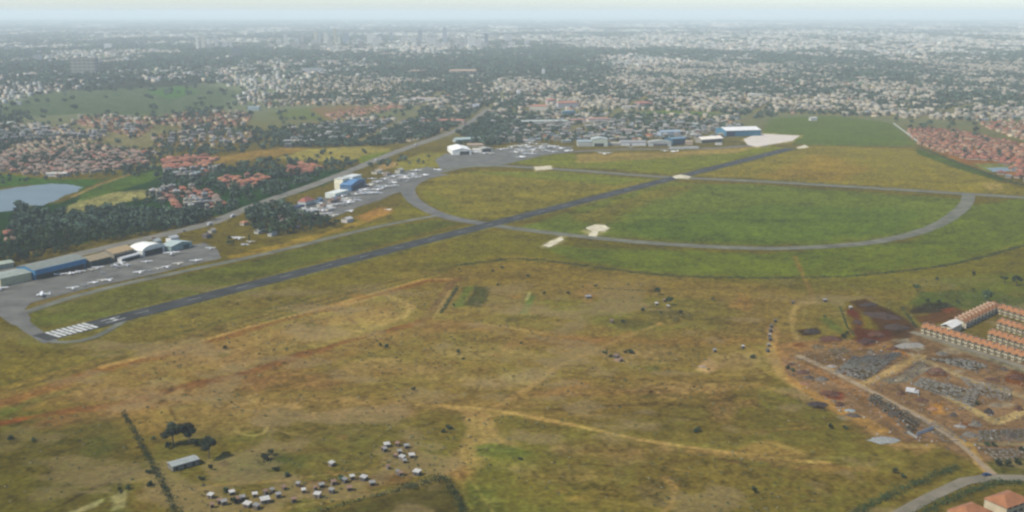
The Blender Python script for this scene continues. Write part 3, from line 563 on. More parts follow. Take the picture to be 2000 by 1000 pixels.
# ------------------------------------------------------------ trees, shrubs and hedges
def leaf_cloud(r, lobes, n, leaf, base, flat=0.8):
    """leaf-clump faces spread through the lobes of a crown; every lobe has its own green"""
    V_, F_, K_ = [], [], []
    for (c, rad) in lobes:
        tint = r.uniform(0.62, 1.45); hue = r.uniform(0.85, 1.15)
        for _ in range(n):
            d = r.normal(size=3); d /= np.linalg.norm(d)
            p = np.array(c) + d * rad * np.array((1, 1, flat)) * r.uniform(0.45, 1.08)
            nrm = d + r.normal(0, 0.55, 3); nrm /= np.linalg.norm(nrm)
            a = np.cross(nrm, (0.3, 0.2, 1)); a /= np.linalg.norm(a); b = np.cross(nrm, a); s = leaf * r.uniform(0.6, 1.35)
            k = len(V_); V_ += [p - a * s, p + b * s * .8, p + a * s, p - b * s * .7]; F_.append((k, k + 1, k + 2, k + 3))
            f = tint * r.uniform(0.75, 1.3); K_.append((base[0] * f * hue, base[1] * f, base[2] * f / hue))
    return V_, F_, K_
def tree_proto(kind, seed, n=46, leaf=None, loc=(0, 0, 0), base=(0.032, 0.050, 0.021)):
    r = np.random.default_rng(seed); root = empty('tree', loc); lob = []
    if kind == 'broad':
        H = 9.5
        for i in range(8):
            a = i * 0.8 + r.uniform(0, 1); q = r.uniform(1.2, 3.1); lob.append(((q * math.cos(a), q * math.sin(a), r.uniform(4.6, 7.6)), r.uniform(1.3, 2.2)))
        lob.append(((0, 0, 7.4), 2.1))
    elif kind == 'tall':
        H = 13
        for i in range(9):
            a = i * 2.1; q = r.uniform(0.3, 1.5) * (1 - i / 12); lob.append(((q * math.cos(a), q * math.sin(a), 3.2 + i * 1.1), r.uniform(1.1, 1.7) * (1 - i / 15)))
    else:
        H = 7                                  # flat topped thorn tree
        for i in range(7):
            a = i * 0.9 + r.uniform(0, .6); q = r.uniform(1.0, 3.4); lob.append(((q * math.cos(a), q * math.sin(a), r.uniform(4.8, 6.2)), r.uniform(1.2, 1.9)))
    v, f, k = leaf_cloud(r, lob, n, leaf or 0.62, base, 0.75 if kind != 'flat' else 0.5)
    mesh_obj('crown', v, f, M['leaf'], root, fcol=k)
    t = MB(); t.tube([(0, 0, -0.3), (0.1, 0, H * .25), (0.05, 0.15, H * .55), (0, 0, H * .8)], [0.34, 0.27, 0.18, 0.06], 6)
    for c, rad in lob[:6]:
        z0 = min(c[2] * .55, H * .5); t.tube([(0.05, 0.05, z0), (c[0] * .55, c[1] * .55, (z0 + c[2]) / 2 + .3), (c[0] * .9, c[1] * .9, c[2])], [0.14, 0.09, 0.03], 5)
    t.build('trunk', M['bark'], root)
    return root
def shrub_mesh(seed, tall=1.0, n=60, base=(0.030, 0.042, 0.018)):
    r = np.random.default_rng(seed); lob = [((r.uniform(-.7, .7), r.uniform(-.7, .7), r.uniform(.5, 1.1) * tall), r.uniform(.5, .85)) for _ in range(5)]
    return leaf_cloud(r, lob, n // 5 * 2, 0.26, base, 0.8 * tall)
LANES = [[(-60, 540), (60, 520), (200, 485), (300, 463), (408, 438), (480, 408), (540, 386), (600, 366), (650, 347), (700, 327), (760, 302), (800, 287), (850, 270), (890, 256), (930, 232), (955, 212)]]
LANEW = [np.array([gp(*p)[:2] for p in L]) for L in LANES]
BLOCKED = [[(-60, 620), (-60, 530), (60, 520), (110, 505), (330, 470), (430, 470), (440, 505), (60, 620)], [(600, 425), (580, 385), (640, 340), (700, 330), (770, 325), (872, 322), (880, 340), (800, 372), (660, 428)],
           [(850, 330), (845, 292), (920, 290), (1000, 284), (1120, 281), (1120, 300), (960, 330)], [(1110, 300), (1110, 279), (1345, 277), (1412, 273), (1412, 262), (1500, 248), (1570, 262), (1490, 292)], [(-300, 400), (0, 369), (140, 356), (165, 368), (60, 405), (-200, 440)]]
def pin(px, poly):
    return inside(np.asarray(px, float).reshape(-1, 2), np.asarray(poly, float))
def grid_in(poly, sx, sy, rot, jit, seed):
    """jittered ground grid inside a traced area; returns world points"""
    r = np.random.default_rng(seed); W = np.array([gp(u, v)[:2] for u, v in poly]); c, s = math.cos(rot), math.sin(rot)
    Rm = np.array(((c, s), (-s, c))); L = W @ Rm.T; lo = L.min(0); hi = L.max(0)
    X, Y = np.meshgrid(np.arange(lo[0], hi[0], sx), np.arange(lo[1], hi[1], sy)); P = np.c_[X.ravel(), Y.ravel()]
    P = P + r.uniform(-jit, jit, P.shape) * (sx, sy); P = P @ Rm
    return P[inside(P, W)]
STW = [np.array([gp(*p)[:2] for p in L]) for L in STREETS]
def free(P, lane=16):
    ok = np.ones(len(P), bool)
    for L in LANEW: ok &= segdist(P, L, False) > lane
    for L in STW: ok &= segdist(P, L, False) > 13
    u, v = to_px(P[:, 0], P[:, 1])
    for b in BLOCKED: ok &= ~pin(np.c_[u, v], b)
    return ok
# wooded areas: polygon, spacing, size, share kept, what the label says of the place
WOODS = [
    ([(-60, 500), (0, 480), (42, 398), (62, 412), (130, 420), (200, 412), (290, 412), (360, 420), (430, 405), (476, 393), (470, 408), (400, 432), (300, 457), (150, 487), (60, 512), (-60, 530)], 8, 1.1, 0.78, 'wood between lake and main road'),
    ([(305, 342), (345, 345), (420, 330), (520, 314), (600, 316), (700, 318), (725, 333), (650, 343), (600, 360), (540, 380), (490, 395), (440, 386), (380, 372), (312, 368)], 13, 1.05, 0.6, 'wood along the upper main road'),
    ([(478, 418), (540, 398), (580, 418), (640, 430), (662, 442), (620, 450), (560, 463), (505, 460), (488, 440)], 8, 1.0, 0.85, 'grove beside the crowded apron'),
    ([(630, 378), (655, 368), (662, 380), (632, 392), (590, 402), (600, 390)], 7, 1.0, 0.8, 'grove behind the terminal'),
    ([(938, 240), (985, 222), (1000, 240), (985, 282), (942, 282)], 10, 1.5, 0.8, 'tall grove behind the far hangars'),
    ([(470, 272), (560, 255), (760, 262), (800, 280), (700, 288), (560, 288), (480, 284)], 15, 1.2, 0.6, 'tree line beyond the yellow fields'),
    ([(705, 322), (740, 318), (790, 312), (800, 318), (720, 334)], 10, 0.9, 0.5, 'trees between road and terminal'),
    ([(280, 292), (380, 290), (480, 290), (400, 312), (320, 318), (300, 340), (220, 352), (190, 345), (280, 312)], 13, 1.0, 0.55, 'trees along the dirt road'),
    ([(0, 345), (120, 345), (200, 340), (165, 352), (60, 356), (0, 364)], 11, 0.8, 0.25, 'far bank of the lake'),
    ([(1100, 279), (1110, 268), (1250, 268), (1420, 262), (1415, 275), (1340, 279), (1220, 280)], 17, .75, .45, 'row of trees behind the far hangars'),
    ([(880, 292), (900, 268), (1000, 262), (1100, 268), (1000, 280), (930, 286)], 17, .9, .35, 'stores yard behind the long white hangar'),
    ([(520, 300), (640, 296), (760, 288), (700, 312), (600, 320)], 22, .8, .25, 'yellow field above the main road'),
    ([(740, 330), (860, 300), (900, 300), (870, 322), (780, 336)], 18, .7, .3, 'brown verge beside the terminal apron'),
    ([(420, 470), (480, 445), (640, 430), (560, 475), (440, 500)], 22, .7, .3, 'brown grass past the apron end'),
    ([(200, 430), (240, 395), (330, 385), (330, 400), (290, 412)], 11, 0.8, 0.5, 'trees around the pale field'),
]
tlist = []                                     # (x, y, size, place, kind)
for i, (poly, sp, sz, keep, place) in enumerate(WOODS):
    P = grid_in(poly, sp, sp, 0.4 + i, 0.45, 100 + i); P = P[free(P, 13)]; r = np.random.default_rng(200 + i); P = P[r.uniform(size=len(P)) < keep]; u_, v_ = to_px(P[:, 0], P[:, 1])
    for zz in ZONES: P = P[~(pin(np.c_[u_, v_], zz[0]) & (r.uniform(size=len(P)) < .85))]; u_, v_ = to_px(P[:, 0], P[:, 1])
    for x, y in P: tlist.append((x, y, sz * r.uniform(0.55, 1.4), place, r.choice(['broad', 'broad', 'tall'])))
SINGLES = [  # lone trees: pixel, size, kind, label
    ((338, 868), 1.5, 'broad', 'broad dark tree, first of the pair behind the grey roofed shed'), ((370, 867), 1.4, 'broad', 'dark round tree, second of the pair behind the grey roofed shed'),
    ((408, 895), 1.4, 'broad', 'dark tree by itself above the round burnt patch'), ((1284, 576), 0.85, 'broad', 'dark tree, upper one of the two beside the white huts'),
    ((1307, 596), 0.85, 'broad', 'dark tree, lower one of the two beside the white huts'), ((1185, 695), 0.42, 'tall', 'slim pointed dark tree beside the small bare yard'),
    ((1926, 592), 1.5, 'broad', 'big dark tree in scrub above the orange roofed terraces'), ((1790, 569), .85, 'broad', 'small dark tree standing alone at the edge of the scrub'),
    ((1900, 570), 0.5, 'flat', 'low dark tree just uphill from the big scrub tree'), ((1985, 558), 1.2, 'broad', 'dark tree in the scrub cut by the edge of view'),
    ((1962, 553), 1.0, 'flat', 'dark low tree next to the edge of the scrub'), ((1392, 588), 0.38, 'broad', 'small dark tree on the green plot east of the huts'),
    ((897, 529), 0.4, 'flat', 'small tree where the hedge meets the grey track'), ((35, 408), 1.2, 'broad', 'bushy dark tree on the near shore of the lake')]
PROTO = {}
def proto(kind, j):
    if (kind, j) not in PROTO: PROTO[kind, j] = tree_proto(kind, hash((kind == 'tall', kind == 'flat', j)) % 9999, 40); PROTO[kind, j]['_first'] = 1
    return PROTO[kind, j]
def put_tree(x, y, size, kind, label, group=None, seed=0):
    p = proto(kind, seed % 3)
    if '_first' in p: del p['_first']; o = p
    else: o = copy_tree(p)
    o.location = (x, y, 0); o.scale = (size, size, size * random.uniform(0.9, 1.12)); o.rotation_euler = (0, 0, random.uniform(0, 6.28))
    return tag(o, label, 'tree', group)
for i, (p, sz, kind, lab) in enumerate(SINGLES):
    q = gp(*p)
    if i < 3: o = tree_proto(kind, 50 + i, 330, 0.30, (q[0], q[1], 0), (0.026, 0.033, 0.017)); o.scale = (sz,) * 3; tag(o, lab, 'tree')
    else: put_tree(q[0], q[1], sz, kind, lab, None, i)
tlist.sort(key=lambda t: math.hypot(t[0], t[1]))
for i, (x, y, sz, place, kind) in enumerate(tlist[:285]):
    word = {'broad': 'broad dark green', 'tall': 'slender dark green'}[kind]
    put_tree(x, y, sz, kind, f'{word} tree in the {place}', f'{word} trees in the {place}', i)
far_trees = [(x, y, sz * 4.2) for x, y, sz, _, _ in tlist[285:]]
SHR = [(893, 688, 1.6), (905, 702, 1.1), (808, 762, 1.5), (755, 680, 1.7), (742, 676, 1.3), (1230, 690, 2.4), (1222, 689, 1.4), (1163, 560, 1.4), (1063, 575, 1.5), (1108, 575, 1.5), (1030, 540, 1.8), (1470, 699, 1.9), (1362, 842, 1.8), (1358, 845, 1.2), (1470, 962, 1.7), (875, 838, 2.0), (866, 844, 1.4), (1018, 672, 1.3), (1830, 547, 1.5), (1900, 538, 2.0), (980, 524, 1.6), (962, 530, 1.3), (972, 558, 1.5), (440, 682, 1.6), (885, 598, 1.2), (1015, 898, 1.2), (1255, 606, 1.5), (1290, 612, 1.3), (1330, 612, 1.6), (1215, 632, 1.7), (1180, 690, 1.3), (1192, 697, 1.5), (300, 858, 1.2), (330, 875, 2.0), (378, 872, 2.2), (290, 925, 1.6), (292, 948, 1.7), (250, 955, 1.5), (235, 958, 1.2), (410, 918, 1.5), (395, 938, 1.6), (20, 858, 1.8), (65, 862, 1.5), (520, 898, 2.3), (528, 890, 1.9), (540, 920, 1.8), (560, 930, 1.6), (665, 938, 2.0), (650, 944, 1.6), (455, 985, 1.8), (475, 975, 1.7), (440, 960, 1.6), (1610, 620, 1.3), (1648, 660, 2.0), (1655, 655, 1.7), (1540, 720, 1.8), (1548, 725, 1.5), (1870, 592, 1.8), (1812, 590, 1.8), (1835, 592, 1.6), (1910, 790, 1.7), (1928, 870, 1.6), (1940, 872, 1.7), (1950, 908, 2.0), (1970, 912, 2.0), (1990, 905, 2.2), (1995, 880, 1.5), (1650, 838, 1.6), (1622, 836, 1.5), (1750, 925, 1.6), (1766, 932, 1.6)]
sproto = []
for i, (u, v, s) in enumerate(SHR):
    q = gp(u, v)
    if i < 5: vv, ff, kk = shrub_mesh(i, 1.0 + 0.15 * i, 110); o = mesh_obj('shrub', vv, ff, M['leaf'], fcol=kk); sproto.append(o)
    else: o = sproto[i % 5].copy(); C.objects.link(o)
    o.location = (q[0], q[1], 0); o.scale = (s, s, s * .85); o.rotation_euler = (0, 0, i * 1.3)
    where = 'by the huts and trees of the dry commons' if v < 720 and u < 1500 else 'on the village plots' if u < 700 else 'around the building works' if u > 1500 else 'on the open dry grass'
    tag(o, f'{"low round" if s < 1.6 else "spreading"} dark green shrub {where}', 'shrub', f'{"low round" if s < 1.6 else "spreading"} shrubs {where}')
def hedge(px, width, height, label, seed, base=(0.024, 0.038, 0.012), dens=1.6, gap=0.0):
    r = np.random.default_rng(seed); W = [gp(*p)[:2] for p in px]; V_, F_, K_ = [], [], []
    for a, b in zip(W[:-1], W[1:]):
        Ls = np.linalg.norm(b - a); n = int(Ls * width * 1.6 * dens)
        d = (b - a) / Ls; nn = np.array((-d[1], d[0]))
        for _ in range(n):
            s = r.uniform(0, Ls); bump = 0.62 + 0.38 * math.sin(s * 0.35 + seed) * math.sin(s * 0.13 + 1.7) + r.uniform(-.1, .1)
            if r.uniform() < gap and math.sin(s * .19 + seed) > 0: continue
            q = a + d * s + nn * r.normal(0, width * 0.24) + r.normal(0, 0.15, 2); z = height * bump * r.uniform(0.1, 1.0)
            nr = r.normal(0, .6, 3) + (0, 0, .8); nr /= np.linalg.norm(nr); A = np.cross(nr, (.3, .2, .1)); A /= np.linalg.norm(A); B = np.cross(nr, A); l = 0.45 * r.uniform(.6, 1.5) / math.sqrt(dens)
            c = np.array((q[0], q[1], z)); k = len(V_); V_ += [c - A * l, c + B * l, c + A * l, c - B * l * .8]; F_.append((k, k + 1, k + 2, k + 3))
            f = r.uniform(.65, 1.4) * (0.85 + .3 * bump); K_.append(tuple(x * f for x in base))
    return tag(mesh_obj('hedge', V_, F_, M['leaf'], fcol=K_), label, 'hedge')
hedge([(885, 520), (1000, 506), (1060, 509), (1150, 521), (1250, 534), (1330, 541), (1500, 544), (1650, 541), (1760, 531), (1850, 519), (1930, 500), (2000, 480), (2120, 440)], 6.5, 2.4, 'long thin dark hedge curving along the foot of the airfield', 1, gap=0.45)
hedge([(240, 806), (258, 835), (275, 868), (295, 905), (315, 942), (335, 980), (350, 1030)], 4.6, 2.6, 'dark green hedge running down between paddock and shed', 2, gap=0.2)
hedge([(893, 562), (878, 586), (862, 612)], 4, 2.4, 'short dark hedge beside the grey track bend', 3)
hedge([(1795, 288), (1880, 322), (1960, 351), (2000, 363), (2100, 388)], 6, 2.8, 'long dark boundary hedge in front of the red roofed estate', 4, dens=.6)
hedge([(560, 1012), (640, 996), (700, 978), (780, 958)], 3.6, 2.4, 'thin dark hedge edging the ploughed field below the huts', 5)
hedge([(780, 958), (830, 945), (868, 934)], 9, 3.4, 'thick dark hedge at the upper edge of the ploughed field', 6)
hedge([(868, 934), (890, 965), (905, 1000), (915, 1030)], 5.5, 3, 'dark hedge along the green side of the ploughed field', 7)
hedge([(1660, 1010), (1700, 985), (1760, 958), (1820, 932), (1870, 912)], 8, 2.6, 'rough dark green hedge along the grass side of the paved road', 8, gap=.25)
hedge([(1790, 1010), (1850, 978), (1900, 958), (1950, 942), (2000, 945)], 8, 2.6, 'dark hedge between paved road and orange roofed houses', 9)
hedge([(1790, 640), (1760, 600), (1776, 602), (1830, 600), (1880, 596)], 3, 1.6, 'ragged dark hedge round the burnt ground above the terraces', 10, gap=.3)
hedge([(1165, 563), (1240, 567), (1290, 570)], 2, 1.2, 'thin field hedge leading to the two dark trees', 11, gap=.3)
hedge([(1640, 600), (1655, 640), (1668, 655)], 2.2, 1.6, 'hedge beside the pale track above the works', 12, gap=.2)
# ------------------------------------------------------------ buildings of the airport, terraces and huts
PAL = {}
def pm(col, rough=0.75, n=0.16, rnd=0.0, sc=0.25, stripes=None):
    col = tuple(x * 0.62 for x in col); k = (tuple(col), rough, n, rnd, sc, stripes)
    if k not in PAL: PAL[k] = mat('painted_surface', col, rough, 0.25, sc, n, rnd, stripes=stripes)
    return PAL[k]
WHITE = (0.82, 0.81, 0.74); CREAM = (0.55, 0.50, 0.33); DARK = (0.03, 0.033, 0.035); GLASS = (0.035, 0.045, 0.05); TILE = (0.34, 0.152, 0.056); GREYROOF = (0.30, 0.31, 0.29)
def frame2(pl, pr, z=0):
    a = gp(*pl); b = gp(*pr); d = b - a; L = float(np.hypot(d[0], d[1])); return a, L, math.atan2(d[1], d[0])
def hangar(pl, pr, depth, wall_h, roof_h, label, wall=WHITE, roof=GREYROOF, ridge='x', door=(0.1, 0.9, 0.8), doorcol=DARK, name='hangar', arch=False, fascia=None, ribs=True):
    a, L, rz = frame2(pl, pr); depth *= .72 if pl[1] > 450 else 1; root = empty(name, (a[0], a[1], 0), rz); tag(root, label, 'hangar' if name == 'hangar' else 'building')
    b = MB(); b.box(0, L, 0, depth, -0.2, wall_h)
    if ridge == 'y': b.add([(0, 0, wall_h), (L, 0, wall_h), (L / 2, 0, wall_h + roof_h), (0, depth, wall_h), (L, depth, wall_h), (L / 2, depth, wall_h + roof_h)], [(0, 1, 2), (4, 3, 5)])
    else: b.add([(0, 0, wall_h), (0, depth, wall_h), (0, depth / 2, wall_h + roof_h), (L, 0, wall_h), (L, depth, wall_h), (L, depth / 2, wall_h + roof_h)], [(1, 0, 2), (3, 4, 5)])
    b.build('wall', pm(wall), root)
    g = MB()
    if arch:
        n = 10; prof = [(L / 2 - (L / 2 + .5) * math.cos(math.pi * k / n), wall_h - .2 + roof_h * math.sin(math.pi * k / n)) for k in range(n + 1)]
        lo = [(x, y0, z) for y0 in (-.5, depth + .5) for x, z in prof]; m = n + 1
        g.add(lo, [(k, k + 1, m + k + 1, m + k) for k in range(n)] + [tuple(range(n, -1, -1)), tuple(range(m, 2 * m))])
    else: g.gable(0, L, 0, depth, wall_h, roof_h, 'x' if ridge == 'x' else 'y', 0.6, 0.22)
    rf = g.build('roof', pm(roof, 0.6, 0.14), root)
    if ribs and not arch and ridge == 'x':
        q = MB()
        for k in range(int(L // 6)):
            x = 3 + 6 * k; q.box(x, x + .5, depth * .25, depth * .25 + 1.2, wall_h + roof_h * .5 + .2, wall_h + roof_h * .5 + .5)
        if q.v: q.build('roof_light', pm((0.5, 0.52, 0.48)), rf)
    if door:
        d = MB(); x0, x1, zz = L * door[0], L * door[1], wall_h * door[2]; n = max(2, int((x1 - x0) / 6))
        for k in range(n): d.box(x0 + (x1 - x0) * k / n + .06, x0 + (x1 - x0) * (k + 1) / n - .06, -.12 - .1 * (k % 2), 0.05, 0, zz)
        d.build('door', pm(doorcol, .6, .1), root)  # dark panels stand in for the shade inside open doorways
    if fascia:
        f = MB(); f.box(-.2, L + .2, -1.4, -.3, wall_h * fascia[1], wall_h + .1, bottom=True); f.build('canopy', pm(fascia[0]), root)
    return root
def block(px, size, h, label, wall=WHITE, roof=GREYROOF, kind='flat', rot=0.0, cat='building', name='building', floors=0, rh=2.2, z=0):
    q = gp(*px); root = empty(name, (q[0], q[1], z), rot); w_, d_ = size
    b = MB(); b.box(-w_ / 2, w_ / 2, 0, d_, -.2, h); b.build('wall', pm(wall), root)
    g = MB()
    if kind == 'flat': g.box(-w_ / 2 - .3, w_ / 2 + .3, -.3, d_ + .3, h, h + .45, bottom=True)
    elif kind == 'hip': g.hip(-w_ / 2, w_ / 2, 0, d_, h, rh)
    else: g.gable(-w_ / 2, w_ / 2, 0, d_, h, rh, 'x' if w_ >= d_ else 'y')
    g.build('roof', pm(roof, .7, .16), root)
    for f in range(floors):
        n = max(2, int(w_ / 4))
        for k in range(n):
            W = MB(); x = -w_ / 2 + w_ * (k + .5) / n; W.box(x - w_ / n * .3, x + w_ / n * .3, -.07, .02, f * 3.1 + 1, f * 3.1 + 2.4); W.build('window', pm(GLASS, .3, 0), root)
    return tag(root, label, cat)
hangar((2, 560), (62, 547), 34, 7.5, 1.6, 'cream walled hangar at the near end of the apron', (0.58, 0.55, 0.34), (0.33, 0.36, 0.29), 'x', (0.03, 0.97, 0.86), (0.55, 0.52, 0.32))
hangar((-46, 535), (28, 522), 20, 5, 1.5, 'pale green roofed shed behind the cream hangar', (0.42, 0.45, 0.33), (0.40, 0.44, 0.33), 'x', None, name='shed')
hangar((68, 547), (168, 523), 36, 9.5, 3.0, 'large blue fronted hangar with a dark open door', (0.05, 0.19, 0.34), (0.25, 0.27, 0.22), 'x', (0.03, 0.97, 0.52), DARK, fascia=((0.055, 0.22, 0.40), 0.5))
hangar((177, 523), (218, 513), 30, 6.5, 3.2, 'tan roofed hangar beside the blue one', (0.10, 0.14, 0.12), (0.35, 0.28, 0.155), 'x', (0.05, 0.95, 0.9), (0.025, 0.05, 0.045))
hangar((223, 511), (262, 501), 30, 8, 3.4, 'orange tan roofed hangar behind the white lean-to', (0.30, 0.27, 0.2), (0.46, 0.33, 0.16), 'x', (0.05, 0.95, 0.7))
hangar((238, 513), (275, 503), 8, 4.2, 1.0, 'low white lean-to with a dark open front', WHITE, (0.62, 0.63, 0.6), 'x', (0.04, 0.96, 0.75), name='shed')
hangar((279, 502), (322, 491), 28, 6.5, 4.6, 'white arched roof hangar with a dark door', WHITE, (0.92, 0.92, 0.80), 'y', (0.1, 0.9, 0.85), DARK, arch=True)
hangar((335, 492), (376, 482), 22, 5.5, 3.0, 'pale green gabled hangar at the end of the row', (0.30, 0.40, 0.36), (0.42, 0.50, 0.45), 'y', (0.55, 0.85, 0.8), (0.04, 0.09, 0.08), arch=False)
rot0 = math.atan2(gp(168, 523)[1] - gp(68, 547)[1], gp(168, 523)[0] - gp(68, 547)[0])
block((310, 478), (9, 7), 4, 'small pale house behind the arched hangar', (.45, .46, .42), (.42, .46, .42), 'gable', rot0)
block((342, 472), (12, 8), 4.5, 'white roofed house between arched hangar and road', WHITE, (.5, .51, .48), 'gable', rot0)
block((409, 465), (9, 7), 4, 'brown walled house beyond the end of the apron', (.14, .11, .09), (.12, .1, .085), 'hip', rot0)
block((418, 455), (7, 6), 3.2, 'little cream hut by the main road verge', (.42, .38, .28), (.36, .32, .24), 'gable', rot0)
block((482, 440), (9, 7), 3.6, 'small orange roofed house beside the main road', (.4, .34, .26), (.42, .20, .10), 'hip', rot0)
block((512, 456), (12, 7), 3.2, 'pale shed with whitish roof in the grove', (.42, .42, .36), (.46, .46, .40), 'gable', rot0)
block((536, 461), (10, 6), 3.0, 'second pale shed further along in the grove', (.42, .42, .36), (.43, .44, .38), 'gable', rot0)
block((583, 432), (6, 5), 3.4, 'tiny white house among trees of the grove', WHITE, (.55, .55, .52), 'gable', rot0)
block((584, 448), (7, 5), 3, 'brown roofed hut below the tiny white house', (.3, .25, .2), (.26, .2, .15), 'gable', rot0)
block((684, 434), (12, 9), 4, 'white shed on bare soil by the taxiway verge', (.6, .56, .50), (.58, .55, .5), 'gable', rot0)
rb_ = random.Random(9)
for k in range(16):
    u = rb_.uniform(548, 660); v = 438 - (u - 548) * .33 + rb_.uniform(-9, 9); wh = rb_.random() < .5
    block((u, v), (rb_.uniform(6, 13), rb_.uniform(5, 8)), rb_.uniform(3, 4.5), f'small {"whitish" if wh else "brown"} {"shed" if wh else "hut"} among the trees and aircraft of the grove', (.55, .53, .46) if wh else (.34, .26, .2), (.66, .64, .56) if wh else (.32, .2, .13), 'gable', rot0 + rb_.uniform(-.2, .2), 'shed', 'shed')['group'] = 'small sheds of the grove'
# terminal
r1 = rot0 + .15
block((668, 384), (36, 16), 6.5, 'long low cream block at the foot of the terminal', (.72, .75, .65), (.74, .77, .68), 'flat', r1, floors=1)
block((676, 369), (18, 14), 15, 'tall cream stair block of the terminal', (.92, .86, .62), (.6, .6, .52), 'flat', r1, floors=0)
block((698, 362), (28, 16), 14, 'white upper block of the terminal behind the blue hall', (.80, .82, .70), (.70, .72, .66), 'flat', r1, floors=3)
hangar((686, 374), (714, 361), 17, 9, 3.5, 'blue roofed terminal hall with a glass front', (.10, .20, .34), (.12, .26, .44), 'y', (.1, .9, .7), (.03, .06, .1), name='terminal_hall')
block((659, 394), (10, 8), 4.5, 'small blue annex at the corner of the terminal', (.08, .16, .28), (.12, .24, .4), 'gable', r1)
block((606, 401), (22, 12), 6.5, 'white building with a red pitched roof by the apron', (.56, .58, .52), (.36, .12, .08), 'hip', r1, rh=4.5, floors=1)
block((628, 396), (8, 7), 5, 'blue grey hut beside the red roofed building', (.12, .2, .28), (.16, .24, .32), 'gable', r1)
block((560, 411), (20, 8), 3.6, 'long pale green roofed shed near the grove', (.36, .42, .36), (.42, .50, .45), 'gable', r1)
block((590, 411), (14, 10), 6, 'dark blue fronted shed at the apron corner', (.04, .06, .1), (.06, .08, .13), 'flat', r1)
block((742, 339), (20, 10), 4, 'cream hut row behind parked aircraft', (.50, .46, .34), (.46, .40, .30), 'gable', r1)
block((760, 343), (12, 8), 4, 'brown roofed office by the parked aircraft', (.35, .30, .24), (.28, .22, .17), 'hip', r1)
block((785, 337), (14, 9), 4.5, 'cream walled hut near the apron bend', (.52, .49, .38), (.44, .40, .32), 'gable', r1)
# far line of hangars
hangar((884, 303), (921, 302), 62, 8, 4.0, 'long white hangar with a dark door in its gable', (.9, .89, .80), (.95, .93, .84), 'y', (.38, .88, .8), DARK)
block((930, 297), (14, 10), 4, 'small white office beside the long white hangar', WHITE, (.6, .58, .52), 'gable', 0)
hangar((940, 298), (963, 297), 18, 6.5, 2, 'small cream hangar with a square dark door', (.55, .53, .45), (.45, .42, .34), 'y', (.15, .8, .9), DARK)
block((930, 287), (34, 10), 4, 'tan roofed stores behind the small cream hangar', (.45, .38, .28), (.45, .33, .22), 'gable', 0.05)
block((915, 278), (52, 22), 6, 'wide pale green roofed depot before the tall grove', (.38, .42, .40), (.40, .50, .46), 'gable', .35, rh=3)
block((1000, 278), (60, 12), 4, 'long tan roofed building behind the crowded aircraft', (.42, .34, .27), (.44, .31, .21), 'gable', 0.0)
hangar((1156, 286), (1187, 286), 34, 13, 3, 'tall pale green hangar with a dark doorway', (.50, .54, .43), (.44, .48, .42), 'y', (.15, .75, .45), DARK)
hangar((1128, 286), (1155, 286), 26, 9, 2.2, 'pale ribbed hangar joined to the tall green one', (.52, .53, .45), (.34, .40, .40), 'x', (.1, .9, .7), (.42, .42, .36))
hangar((1188, 285), (1210, 285), 16, 5, 1.5, 'low cream workshop between the larger hangars', (.52, .49, .40), (.45, .42, .34), 'x', (.1, .9, .6), (.3, .28, .22))
hangar((1212, 285), (1262, 285), 28, 7, 2.4, 'wide white fronted hangar under a grey roof', (.64, .63, .60), (.32, .31, .29), 'x', (.36, .44, .7), (.2, .19, .18))
hangar((1268, 286), (1311, 286), 30, 7.5, 2.8, 'grey gabled hangar with a broad dark door', (.50, .51, .47), (.36, .36, .30), 'y', (.18, .84, .75), (.12, .11, .10))
hangar((1314, 284), (1340, 282), 26, 12, 2.0, 'dark teal hangar beside a small tan house', (.05, .13, .18), (.16, .26, .33), 'x', (.1, .9, .4), (.06, .07, .11))
block((1346, 283), (14, 10), 6, 'small tan house beside the teal hangar', (.50, .38, .26), (.42, .32, .22), 'gable', 0)
hangar((1370, 280), (1412, 277), 20, 7, 4.5, 'open fronted shed with a bright cream roof', (.28, .26, .21), (.95, .86, .70), 'x', (.05, .95, .7), (.12, .11, .09), ribs=False)
block((1322, 291), (26, 5), 3, 'long low white stores in front of the teal hangar', (.58, .58, .55), (.54, .54, .5), 'flat', 0)
block((1350, 290), (28, 5), 3, 'long low white stores before the cream roofed shed', (.58, .57, .53), (.56, .55, .5), 'flat', 0)
block((1404, 283), (12, 6), 3.2, 'white cabin at the edge of the pale concrete apron', WHITE, (.6, .6, .57), 'flat', 0)
hangar((1418, 267), (1486, 265), 52, 12, 5, 'big blue walled hangar under a pale white roof', (.06, .20, .29), (.85, .83, .76), 'x', (.02, .25, .8), (.03, .05, .11))
